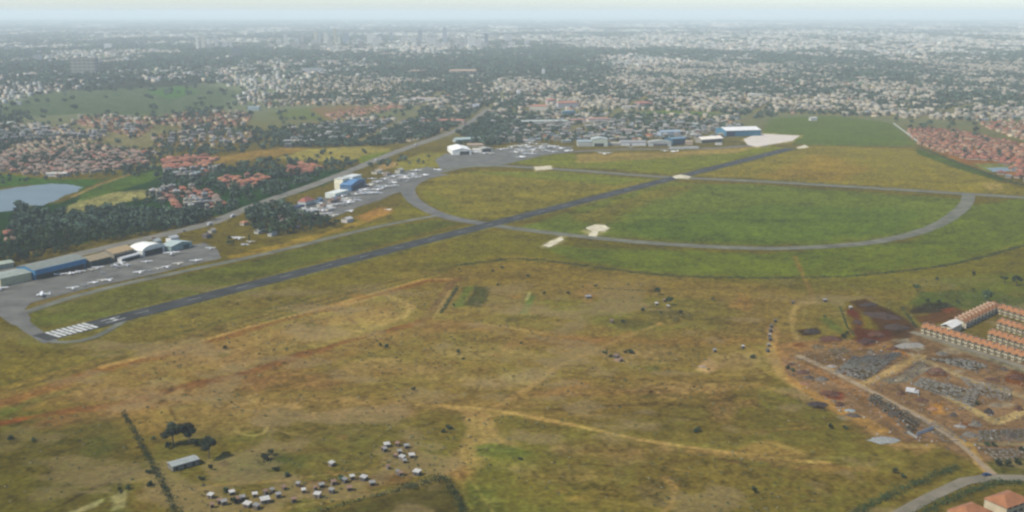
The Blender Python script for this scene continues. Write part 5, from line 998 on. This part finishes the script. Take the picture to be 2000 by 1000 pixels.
AV = [  # (where, list of (u, v, heading degrees, size, kind))
    ('on the grass edge of the hangar apron', [(85, 579, 200, 1.55, 'hightwin'), (142, 566, 120, 1.15, 'high'), (165, 559, 110, .8, 'grey'), (183, 554, 130, 1.1, 'low'), (199, 550, 120, .95, 'cream'), (212, 550, 140, 1.05, 'high'), (272, 535, 130, 1.2, 'hightwin'), (292, 531, 110, .9, 'grey'), (309, 527, 100, .85, 'cream'), (325, 524, 130, 1.05, 'high'), (348, 518, 120, 1.15, 'cream'), (383, 511, 115, 1.3, 'twin')]),
    ('in front of the blue hangar', [(2, 567, 100, 1.3, 'high'), (113, 538, 60, 1.05, 'low'), (137, 537, 120, 1.6, 'twin'), (157, 533, 100, 1.0, 'high'), (98, 531, 90, .7, 'grey'), (180, 529, 100, .9, 'cream'), (191, 526, 110, 1.2, 'high')]),
    ('before the tan hangars', [(224, 521, 45, .95, 'high'), (231, 524, 60, .9, 'grey'), (236, 517, 130, 1.1, 'high'), (247, 520, 20, 1.1, 'low'), (201, 535, 60, .75, 'grey'), (287, 513, 110, 1.2, 'twin')]),
    ('on the open apron end by the green hangar', [(335, 499, 110, 1.7, 'hightwin'), (411, 488, 100, 1.15, 'high')]),
    ('on the brown grass past the apron end', [(467, 469, 110, 1.2, 'high'), (478, 480, 60, 1.2, 'low'), (489, 475, 80, 1.1, 'cream'), (460, 467, 90, 1.0, 'high')]),
    ('in the terminal apron crowd', [(813, 335, 100, 1.6, 'twin'), (830, 344, 120, 1.4, 'low'), (806, 342, 110, 1.2, 'high'), (785, 349, 130, 1.2, 'cream'), (797, 351, 100, 1.3, 'high'), (813, 349, 90, 1.4, 'hightwin'), (768, 347, 120, 1.2, 'high'), (793, 356, 120, 1.1, 'grey'), (747, 341, 100, 1.2, 'cream'), (752, 352, 110, 1.3, 'high'), (737, 358, 100, 1.4, 'hightwin'), (755, 366, 100, 1.4, 'twin'), (737, 373, 110, 1.4, 'high'), (722, 364, 130, 1.5, 'cream'), (713, 380, 70, 1.6, 'twin'), (695, 381, 110, 1.2, 'low'), (693, 390, 100, 1.3, 'grey'), (668, 386, 110, 1.4, 'high'), (662, 392, 120, 1.2, 'low'), (648, 394, 60, 1.2, 'high'), (644, 406, 120, 1.3, 'cream'), (657, 402, 90, 1.2, 'high'), (671, 402, 80, 1.1, 'grey'), (630, 414, 110, 1.3, 'high'), (610, 411, 120, 1.4, 'low'), (634, 410, 80, 1.2, 'grey'), (684, 415, 130, 1.1, 'high'), (651, 424, 110, 1.2, 'cream'), (647, 409, 60, 1.1, 'high'), (727, 351, 100, 1.3, 'low'), (744, 366, 80, 1.2, 'cream'), (711, 373, 130, 1.3, 'high'), (808, 345, 70, 1.2, 'high'), (704, 376, 40, 1.2, 'blue'), (727, 379, 100, 1.2, 'high'), (673, 394, 100, 1.2, 'red'), (640, 420, 100, 1.1, 'high'), (621, 421, 90, 1.1, 'cream'), (766, 355, 90, 1.2, 'cream'), (780, 344, 60, 1.1, 'high')]),
    ('alone on the soil beside the curved taxiway', [(759, 412, 130, 1.0, 'cream')]),
    ('taxiing out where the curved taxiway begins', [(856, 334, 10, 1.5, 'low')]),
    ('in the far hangar crowd', [(978, 294, 100, 1.5, 'high'), (992, 292, 90, 1.6, 'low'), (999, 289, 110, 1.4, 'high'), (1012, 287, 80, 1.7, 'twin'), (1027, 286, 100, 1.6, 'high'), (1040, 295, 120, 1.6, 'hightwin'), (1054, 291, 90, 1.7, 'low'), (1072, 288, 100, 1.5, 'high'), (1006, 299, 100, 1.7, 'twin'), (1026, 303, 60, 1.6, 'high'), (1019, 309, 120, 1.7, 'low'), (1018, 290, 80, 1.4, 'grey'), (1034, 281, 100, 1.4, 'high'), (1048, 283, 100, 1.4, 'low'), (1037, 276, 90, 1.4, 'grey'), (1025, 297, 90, 1.5, 'grey'), (930, 299, 100, 1.4, 'low'), (945, 302, 100, 1.5, 'high'), (957, 302, 90, 1.4, 'cream'), (1110, 297, 175, 1.7, 'twin'), (1031, 290, 100, 1.5, 'blue'), (1013, 295, 80, 1.5, 'high'), (1040, 302, 100, 1.4, 'red')]),
    ('on the taxiway below the far hangars', [(1180, 303, 100, 1.7, 'hightwin'), (1171, 300, 80, 1.4, 'grey'), (1190, 301, 90, 1.4, 'grey'), (1317, 298, 175, 1.6, 'low'), (1298, 297, 90, 1.3, 'high'), (1232, 290, 100, 1.3, 'grey')])]
ra_ = random.Random(5)
for _ in range(22):
    t_ = ra_.random(); AV[5][1].append((round(622 + 180 * t_ + ra_.uniform(-6, 6)), round(417 - 68 * t_ + ra_.uniform(-7, 7)), ra_.choice((60, 90, 110, 130)), ra_.uniform(1.1, 1.5), ra_.choice(('high', 'low', 'cream', 'grey', 'blue'))))
for _ in range(16): AV[8][1].append((round(ra_.uniform(975, 1100)), round(ra_.uniform(284, 300)), ra_.choice((60, 90, 110)), ra_.uniform(1.4, 1.7), ra_.choice(('high', 'low', 'cream', 'grey', 'red'))))
for where, L in AV:
    c_ = {}
    for u, v, hd, s, k in sorted(L):
        c_[k] = c_.get(k, 0) + 1; n = sum(1 for x in L if x[4] == k)
        lab = f'{KW[k]} {where}' + (f', {ORD[c_[k] - 1]} such from left' if n > 1 else '')
        plane(u, v, math.radians(hd), s, k, lab, True if v > 420 else False)
# ------------------------------------------------------------ the towns
KIND = {
    'red': ('red_roofed_house', 'house', [('bright red', (.30, .105, .055)), ('dull red', (.22, .09, .055)), ('orange red', (.34, .15, .075))], (.33, .24, .17)),
    'brown': ('brown_roofed_house', 'house', [('brown', (.24, .15, .10)), ('grey brown', (.23, .18, .135)), ('dusty pink', (.32, .20, .145))], (.46, .42, .30)),
    'flat': ('apartment_block', 'apartment block', [('cream', (.36, .33, .25)), ('white', (.46, .44, .39)), ('pale grey', (.30, .30, .28))], (.38, .34, .27)),
    'tin': ('tin_roofed_house', 'house', [('pale grey', (.28, .29, .27)), ('whitish', (.42, .42, .38)), ('bluish', (.20, .25, .26))], (.34, .31, .25))}
singles = {k: [] for k in KIND}; rest = []     # rest: x, y, rot, w, d, h, roof rise, wall colour, roof colour
for i, (poly, sp, rot, mix, keep, size, place) in enumerate(ZONES):
    r = np.random.default_rng(300 + i); P = grid_in(poly, sp[0], sp[1], rot, .22, 400 + i); P = P[free(P, 22)]; P = P[r.uniform(size=len(P)) < keep]
    ks = list(mix); pr = np.array([mix[k] for k in ks]); pr = pr / pr.sum()
    den = fbm(P[:, 0], P[:, 1] * .7, 190, 3, 500)
    for (x, y), dn in zip(P, den):
        if i > 15 and len(P) > 400 and dn < .45: 
            if r.uniform() < .75: continue
        k = r.choice(ks, p=pr); j = int(r.integers(3)); wd = size * .95 * math.exp(r.normal(0, .27)); dp = size * r.uniform(.7, 1.0)
        h = {'red': 3.4, 'brown': 3.6, 'tin': 3.2, 'flat': 7.0}[k] * r.uniform(.8, 1.5)
        singles[k].append((x, y, rot + r.choice((0, math.pi / 2)) + r.normal(0, .06), wd, dp, h, j, place))
def house_proto(k, j):
    name, cat, tints, wallc = KIND[k]; word, rc = tints[j]
    b = MB(); b.box(-.5, .5, -.5, .5, -.02, 1)
    o = b.build(name, pm(wallc, .85, .1, .22)); b2 = MB()
    wn = MB()
    if k == 'flat': b2.box(-.53, .53, -.53, .53, 1.0, 1.07, bottom=True); b2.box(-.2, .1, -.1, .2, 1.07, 1.3)
    elif k == 'tin': b2.gable(-.5, .5, -.5, .5, 1.0, .42, 'x', .06, .02)
    else: b2.hip(-.5, .5, -.5, .5, 1.0, .75, .06)
    b2.build('roof', pm(rc, .8, .2, .18), o)
    if k == 'flat':
        wn.box(-.504, .504, -.504, .504, .62, .80); w2 = MB(); w2.box(-.504, .504, -.504, .504, .2, .38); w2.build('window_band', pm((.10, .10, .09), .4, 0), o)
    else: wn.box(-.504, .504, -.504, .504, .5, .68)
    wn.build('window_band', pm((.10, .10, .09), .4, 0), o)
    return o
HP = {}
for k, L in singles.items():
    L.sort(key=lambda t: math.hypot(t[0], t[1])); name, cat, tints, wallc = KIND[k]
    for x, y, rot, wd, dp, h, j, place in L[:295]:
        if (k, j) not in HP: o = HP[k, j] = house_proto(k, j)
        else: o = copy_tree(HP[k, j])
        o.location = (x, y, 0); o.rotation_euler = (0, 0, rot); o.scale = (wd, dp, h)
        word = tints[j][0]; big = 'small' if wd * dp < 95 else 'large' if wd * dp > 160 else 'mid-sized'
        txt = f'{big} {word} {"apartment block" if k == "flat" else "roofed house"} in the {place}'
        tag(o, txt, cat, txt.replace('block', 'blocks').replace('house ', 'houses '))
    for x, y, rot, wd, dp, h, j, place in L[295:]:
        rest.append((x, y, rot, wd, dp, h, h * (.05 if k == 'flat' else .45), wallc, tints[j][1]))
# far quarters out to the horizon
rf_ = np.random.default_rng(91)
def polar(D0, D1, k, seed, u0=-150, u1=2150):
    r = np.random.default_rng(seed); n = int((u1 - u0) / FPX * k * k * math.log(D1 / D0)); D = D0 * np.exp(r.uniform(0, math.log(D1 / D0), n)); u = r.uniform(u0, u1, n); return (u - 1000) / FPX * D, D
X, Y = polar(3000, 26000, 165, 92)
U_, V_ = to_px(X, Y); dn = fbm(X, Y * .5, 800, 3, 93); d2 = fbm(X, Y * .6, 260, 3, 94)
prob = np.where(U_ > 1000, .60, .34) + np.where((V_ < 100) & (V_ > 66) & (U_ > 520) & (U_ < 1000), .35, 0) - np.where((U_ < 470) & (V_ > 60), .20, 0) - np.where((V_ > 115) & (V_ < 150) & (U_ > 600) & (U_ < 1100), .28, 0) + (dn - .5) * 3.2 + (d2 - .5) * 1.8
keep = (rf_.uniform(size=len(X)) < np.minimum(prob, np.where(U_ > 1000, .75, np.where(V_ > 110, .34, .6)))) & ~pin(np.c_[U_, V_], [(0, 205), (80, 185), (250, 160), (420, 160), (480, 180), (440, 210), (150, 225)])
for po in [z[0] for z in ZONES[16:]]: keep &= ~pin(np.c_[U_, V_], po)
for L in STW: keep &= segdist(np.c_[X, Y], L, False) > 16
X, Y = X[keep], Y[keep]
for x, y in zip(X, Y):
    sc = y / 300; c = rf_.choice(5); wc = [(.52, .50, .42), (.58, .58, .54), (.42, .38, .32), (.46, .40, .33), (.36, .38, .38)][c]; rc = [(.40, .38, .34), (.52, .52, .5), (.30, .17, .12), (.34, .28, .24), (.30, .32, .33)][c]
    rest.append((x, y, rf_.uniform(0, 3), max(10, sc) * rf_.uniform(.6, 1.5), max(9, sc) * rf_.uniform(.5, 1.0), rf_.uniform(3.5, 9) * (1 + y / 12000), .6, wc, rc))
A = np.array([r_[:7] for r_ in rest]); WC = np.array([r_[7] for r_ in rest]); RC_ = np.array([r_[8] for r_ in rest]); n = len(A)
vv = 0.40 + .46 * rf_.uniform(size=(n, 1)) ** 1.4; WC = WC * vv * (1.04, 1.0, .90); RC_ = RC_ * (0.36 + .34 * rf_.uniform(size=(n, 1)))
c, s = np.cos(A[:, 2]), np.sin(A[:, 2]); VT = np.zeros((n, 12, 3))
for k, (a, b, z, q) in enumerate([(-.5, -.5, 0, 0), (.5, -.5, 0, 0), (.5, .5, 0, 0), (-.5, .5, 0, 0), (-.5, -.5, 1, 0), (.5, -.5, 1, 0), (.5, .5, 1, 0), (-.5, .5, 1, 0), (-.25, -.06, 1, 1), (.25, -.06, 1, 1), (.25, .06, 1, 1), (-.25, .06, 1, 1)]):
    fl = np.where(A[:, 6] < 1.0, 1.9, 1.0) if q else 1.0
    lx, ly = a * A[:, 3] * fl, b * A[:, 4] * np.where(A[:, 6] < 1.0, 7.5, 1.0) if q else b * A[:, 4]
    VT[:, k, 0] = A[:, 0] + c * lx - s * ly; VT[:, k, 1] = A[:, 1] + s * lx + c * ly; VT[:, k, 2] = z * A[:, 5] + q * A[:, 6]
QT = np.array([(0, 1, 5, 4), (1, 2, 6, 5), (2, 3, 7, 6), (3, 0, 4, 7), (4, 5, 9, 8), (5, 6, 10, 9), (6, 7, 11, 10), (7, 4, 8, 11), (8, 9, 10, 11)])
Q = (QT[None] + np.arange(n)[:, None, None] * 12).reshape(-1, 4)
COL = np.concatenate([np.repeat(WC[:, None], 4, 1), np.repeat(RC_[:, None], 5, 1)], 1).reshape(-1, 3)
tag(big_mesh('distant_town', VT.reshape(-1, 3), Q, COL, M['town']), kind='stuff', label='thousands of small pale buildings of the far town')
# far trees as one wooded mass
X, Y = polar(1800, 32000, 190, 95); U_, V_ = to_px(X, Y)
dn = 1 - fbm(X, Y * .5, 800, 3, 93); d2 = 1 - fbm(X, Y * .6, 260, 3, 94)
prob = .30 - np.where(U_ > 1050, .12, 0) + (dn - .5) * 3.4 + (d2 - .5) * 2.0 + np.where((U_ < 520) & (V_ < 165), .25, 0) + np.where((V_ > 108) & (V_ < 152) & (U_ > 560) & (U_ < 1120), .5, 0) - np.where((V_ < 100) & (V_ > 66) & (U_ > 520) & (U_ < 1000), .25, 0)
keep = rf_.uniform(size=len(X)) < np.clip(prob, .04, .95)
for po in ([(0, 205), (80, 185), (250, 160), (420, 160), (480, 180), (440, 210), (300, 222), (150, 225), (0, 230)], [(600, 212), (640, 207), (760, 204), (770, 212), (700, 228), (640, 234)], [(1222, 226), (1300, 216), (1400, 222), (1380, 238), (1260, 240)],
           [(1480, 300), (1480, 228), (1620, 224), (1750, 240), (1800, 290), (2200, 400), (2200, 600), (1000, 600), (780, 330), (1100, 262), (1460, 250)], [(-100, 420), (0, 342), (200, 345), (330, 314), (560, 290), (760, 284), (890, 262), (980, 300), (700, 500), (-100, 600)], [(1760, 255), (1960, 275), (2200, 300), (2200, 380), (1980, 350), (1790, 290)]):
    k2 = pin(np.c_[U_, V_], po); keep &= ~(k2 & ((rf_.uniform(size=len(X)) < np.where(U_ < 500, .62, .93)) | (V_ > 240)))
P = np.c_[X, Y]; keep &= free(P, 18); X, Y = X[keep], Y[keep]
for x, y in zip(X, Y): far_trees.append((x, y, max(4.2, y / 430) * rf_.uniform(.7, 1.35)))
for i, (poly, dens) in enumerate([(ZONES[4][0], .14), (ZONES[5][0], .16), (ZONES[6][0], .2), (ZONES[7][0], .16), (ZONES[8][0], .35), (ZONES[16][0], .5), (ZONES[17][0], .6), (ZONES[18][0], .4), (ZONES[0][0], .08), (ZONES[13][0], .5), (ZONES[10][0], .6), (ZONES[19][0], .30), (ZONES[20][0], .30)]):
    r = np.random.default_rng(600 + i); P = grid_in(poly, 15, 15, .3, .5, 700 + i); P = P[free(P, 16)]; dn = fbm(P[:, 0], P[:, 1] * .7, 190, 3, 500); P = P[r.uniform(size=len(P)) < dens * np.where(dn < .45, 2.6, .7)]
    for x, y in P: far_trees.append((x, y, r.uniform(2.8, 5.0)))
T = np.array(far_trees); n = len(T)
def cloud(T, nq, leaf, seed):
    r = np.random.default_rng(seed); n = len(T); d = r.normal(size=(n, nq, 3)); d /= np.linalg.norm(d, axis=2, keepdims=True)
    lob = r.normal(0, .28, (n, 3, 3)); which = r.integers(0, 3, (n, nq)); p = d * r.uniform(.55, .85, (n, nq, 1)) + np.take_along_axis(lob, which[..., None], 1)
    R_ = T[:, 2][:, None, None]; zf = np.minimum(1, 5.5 / T[:, 2])[:, None]; p = p * R_ * np.array((1, 1, .85)); p[..., 2] *= zf; p[..., 2] += T[:, 2][:, None] * zf * 1.05 * r.uniform(.9, 1.3, (n, 1)); p[..., 0] += T[:, 0][:, None]; p[..., 1] += T[:, 1][:, None]
    nr = d + r.normal(0, .5, d.shape); nr /= np.linalg.norm(nr, axis=2, keepdims=True); a = np.cross(nr, np.array((.31, .22, .92))); a /= np.linalg.norm(a, axis=2, keepdims=True); b = np.cross(nr, a); s = R_ * leaf * r.uniform(.6, 1.3, (n, nq, 1))
    V_ = np.stack([p - a * s, p + b * s, p + a * s, p - b * s * .8], 2).reshape(-1, 3); V_[:, 2] = np.maximum(V_[:, 2], .3)
    hue = r.uniform(.55, 1.5, (n, 1)) * np.take_along_axis(r.uniform(.75, 1.3, (n, 3)), which, 1) * r.uniform(.8, 1.2, (n, nq))
    K = np.array((.036, .058, .036)) * hue[..., None]
    return V_, K.reshape(-1, 3)
near = np.hypot(T[:, 0], T[:, 1]) < 3200
va, ka = cloud(T[near], 44, .34, 1); vb, kb = cloud(T[~near], 18, .55, 2)
V_ = np.concatenate([va, vb]); tag(big_mesh('woodland', V_, np.arange(len(V_)).reshape(-1, 4), np.concatenate([ka, kb]), M['leafstuff']), kind='stuff', label='scattered woods and garden trees across the far town')
# ------------------------------------------------------------ tall buildings and large blocks beyond
TOW = [  # u, base v, width px, height px, colour, word
    (386, 99, 6, 29, (.62, .60, .52), 'slim white tower, first of the pale group over the woods'), (397, 98, 7, 24, (.52, .48, .40), 'cream tower, second of the pale group over the woods'), (407, 97, 7, 20, (.56, .55, .50), 'shorter white tower, third of the pale group over the woods'),
    (462, 112, 16, 18, (.10, .12, .13), 'dark square office block over the woods'), (163, 146, 46, 32, (.23, .22, .185), 'broad grey hospital slab with many floors'), (617, 88, 5, 26, (.50, .44, .30), 'narrow yellowish tower at the start of the centre'), (624, 88, 5, 20, (.34, .36, .36), 'short grey tower beside the yellowish one'), (636, 88, 7, 22, (.58, .56, .48), 'white tower near the yellowish one'),
    (655, 88, 5, 30, (.40, .36, .22), 'thin tall olive tower of the centre'), (662, 89, 5, 16, (.5, .48, .36), 'low cream tower by the olive one'), (676, 87, 10, 21, (.20, .24, .30), 'wide blue grey tower of the centre'), (700, 90, 9, 14, (.42, .42, .40), 'squat grey tower between the blue grey and white ones'), (726, 87, 18, 20, (.60, .58, .52), 'wide white office slab of the centre'), (742, 88, 8, 15, (.50, .48, .42), 'cream office block behind the white slab'),
    (764, 80, 7, 16, (.22, .26, .28), 'dark tower past the white slab'), (790, 84, 12, 12, (.44, .42, .38), 'low broad grey block in the centre'), (821, 86, 8, 26, (.24, .25, .28), 'tall dark grey tower with a flat top'), (838, 87, 7, 15, (.42, .4, .36), 'grey tower to the side of the tall dark one'), (850, 86, 6, 18, (.36, .36, .36), 'slim grey tower between two taller ones'), (869, 86, 8, 30, (.30, .32, .35), 'tallest grey tower of the centre'), (884, 88, 7, 16, (.46, .44, .40), 'pale tower behind the tallest grey one'), (910, 90, 6, 20, (.38, .37, .35), 'grey tower before the white twin blocks'), (922, 94, 14, 23, (.58, .57, .52), 'white gridded block of the centre'), (936, 94, 10, 18, (.5, .48, .44), 'cream block next to the white gridded one'), (950, 93, 6, 27, (.16, .19, .22), 'dark slim tower closing the centre'), (560, 90, 10, 12, (.46, .44, .38), 'low pale block west of the centre'), (580, 90, 8, 15, (.36, .38, .38), 'grey block west of the centre'), (545, 88, 8, 10, (.5, .48, .42), 'cream block west of the centre'),
    (1000, 92, 12, 10, (.5, .47, .42), 'low cream block east of the centre'), (1030, 88, 10, 9, (.42, .42, .4), 'low grey block east of the centre'), (211, 98, 14, 12, (.56, .55, .52), 'white block standing in the dark woods'), (75, 120, 15, 12, (.24, .26, .26), 'grey block in the hazy woods by the slab'), (1062, 148, 5, 12, (.6, .6, .58), 'thin white water tower over the town'), (1013, 188, 5, 11, (.64, .64, .62), 'thin white tower above the red roofs')]
rt_ = np.random.default_rng(77)
for k in range(46):
    u = rt_.uniform(515, 1000) if k < 34 else rt_.uniform(370, 480) if k < 40 else rt_.uniform(20, 330); v = rt_.uniform(82, 99) if k < 40 else rt_.uniform(92, 128); g_ = rt_.uniform(.16, .5)
    TOW.append((u, v, rt_.uniform(5, 13), rt_.uniform(6, 17) if k < 40 else rt_.uniform(5, 10), (g_, g_ * .97, g_ * .9), f'{"dark" if g_ < .27 else "grey" if g_ < .4 else "pale"} mid-rise block in the hazy centre' if k < 40 else 'mid-rise block standing in the hazy woods'))
for u, v, wpx, hpx, col, lab in TOW:
    q = gp(u, v); D = q[1]; wd = wpx / FPX * D; hh = hpx * 1.0 / FPX * D; o = empty('office_tower', (q[0], q[1], 0), .12); tag(o, lab, 'tower', 'mid-rise blocks in the haze' if 'mid-rise block' in lab else None)
    st = hh / 5 if wpx > 40 else max(4.0, hh / 9); b = MB(); b.box(-wd / 2, wd / 2, 0, max(14, wd * .6), -.5, hh * .97)
    col = tuple(min(1, x * 1.5) for x in col); b.build('wall', pm(col, .7, .0, 0, .25, (st, .45, tuple(x * .25 for x in col))), o); g = MB(); g.box(-wd / 2 - .4, wd / 2 + .4, -.4, max(14, wd * .6) + .4, hh * .97, hh, bottom=True); g.box(-wd / 5, wd / 6, 3, 10, hh, hh * 1.05 + 1); g.build('roof', pm(tuple(x * .85 for x in col)), o)
BIG = [  # large low buildings: u, v, width m, depth m, height, wall, roof, kind, label
    (612, 143, 70, 30, 14, (.6, .58, .54), (.5, .5, .48), 'flat', 'white institute block in front of the dark woods'), (642, 124, 90, 40, 10, (.5, .42, .32), (.42, .34, .26), 'flat', 'tan terraced complex amid the woods'), (815, 143, 60, 40, 8, (.45, .34, .26), (.42, .26, .18), 'hip', 'tan roofed hall on the wooded slope'), (905, 146, 90, 40, 12, (.50, .38, .28), (.46, .31, .21), 'gable', 'wide orange tan hall at the end of the woods'), (925, 150, 70, 20, 6, (.55, .54, .5), (.5, .5, .48), 'flat', 'long pale block before the orange tan hall'),
    (795, 200, 42, 14, 5, (.58, .56, .5), (.56, .54, .48), 'gable', 'long cream warehouse above the red soil field'), (835, 197, 80, 16, 5, (.60, .57, .52), (.52, .42, .36), 'gable', 'longest cream warehouse with a pinkish roof'), (760, 204, 26, 12, 4, (.52, .5, .4), (.5, .47, .36), 'gable', 'short cream warehouse at the edge of the red soil'), (655, 264, 34, 12, 5, (.70, .68, .64), (.60, .55, .48), 'flat', 'bright white low hall among dark trees'), (575, 281, 24, 12, 4.5, (.62, .62, .6), (.55, .58, .56), 'gable', 'white roofed works on the yellow field'),
    (1052, 218, 40, 20, 10, (.58, .54, .42), (.40, .18, .12), 'hip', 'cream school block under a red roof'), (1110, 212, 46, 22, 11, (.46, .44, .44), (.42, .18, .11), 'hip', 'grey walled block with long red roofs'), (1078, 205, 20, 20, 10, (.44, .36, .32), (.42, .15, .11), 'hip', 'small pointed red roof behind the school block'), (1112, 226, 26, 14, 8, (.10, .24, .32), (.16, .32, .40), 'flat', 'blue walled block below the long red roofs'), (1262, 210, 34, 30, 9, (.48, .34, .30), (.42, .15, .11), 'hip', 'round shouldered red roofed hall above the green park'), (1232, 213, 36, 14, 5, (.58, .55, .46), (.46, .40, .34), 'gable', 'cream wing beside the red roofed hall'),
    (1128, 241, 34, 18, 6, (.50, .42, .36), (.40, .22, .16), 'hip', 'pinkish roofed villa behind the far hangars'), (1172, 239, 46, 20, 6, (.60, .56, .48), (.42, .22, .17), 'hip', 'long pink roofed villa with a white eave'), (880, 242, 52, 20, 6, (.50, .38, .32), (.44, .20, .13), 'hip', 'long orange red roof beside the upper main road'), (1480, 192, 44, 22, 9, (.60, .57, .46), (.58, .54, .45), 'flat', 'large cream block at the edge of the meadow'), (930, 213, 14, 10, 9, (.68, .70, .70), (.66, .68, .68), 'flat', 'small brilliant white block among dark trees'),
    (1065, 244, 90, 24, 6, (.48, .48, .42), (.42, .46, .40), 'gable', 'long pale green roofed works behind the aircraft'), (1225, 262, 20, 14, 6, (.44, .40, .34), (.36, .28, .24), 'gable', 'brown roofed office above the white hangar'), (1310, 268, 36, 18, 8, (.36, .42, .48), (.30, .38, .44), 'gable', 'blue grey works over the teal hangar'), (1590, 236, 14, 10, 5, (.56, .54, .48), (.54, .52, .46), 'gable', 'lone pale farmhouse in the green meadow'), (10, 246, 30, 16, 5, (.58, .6, .5), (.52, .56, .46), 'gable', 'pale roofed hall at the green margin'), (110, 345, 26, 8, 3.5, (.60, .58, .5), (.56, .54, .46), 'gable', 'low white boathouse on the far bank of the lake'), (33, 205, 18, 10, 6, (.6, .6, .56), (.56, .56, .52), 'flat', 'white house alone in the hazy meadow'), (495, 216, 24, 16, 7, (.42, .5, .5), (.46, .54, .54), 'flat', 'pale blue hall below the hazy meadow')]
for u, v, wd, dp, h, wc, rc, kd, lab in BIG: block((u, v), (wd * 1.2, dp * 1.1), h * 1.35, lab, wc, rc, kd, random.uniform(-.1, .35), 'building', 'building', 0, h * .4)
# ------------------------------------------------------------ the air: one even box of haze round camera and scene
hb = MB(); hb.box(-45000, 45000, -3000, 62000, -1.5, 300, bottom=True)
hm = bpy.data.materials.new('haze_air'); hm.use_nodes = True; t = hm.node_tree; t.nodes.remove(t.nodes['Principled BSDF'])
pv = t.nodes.new('ShaderNodeVolumePrincipled'); pv.inputs['Density'].default_value = HAZE_D; pv.inputs['Color'].default_value = (0.83, 0.922, 0.918, 1); pv.inputs['Anisotropy'].default_value = 0.0
t.links.new(pv.outputs[0], t.nodes['Material Output'].inputs['Volume'])
tag(hb.build('haze', hm), kind='stuff')
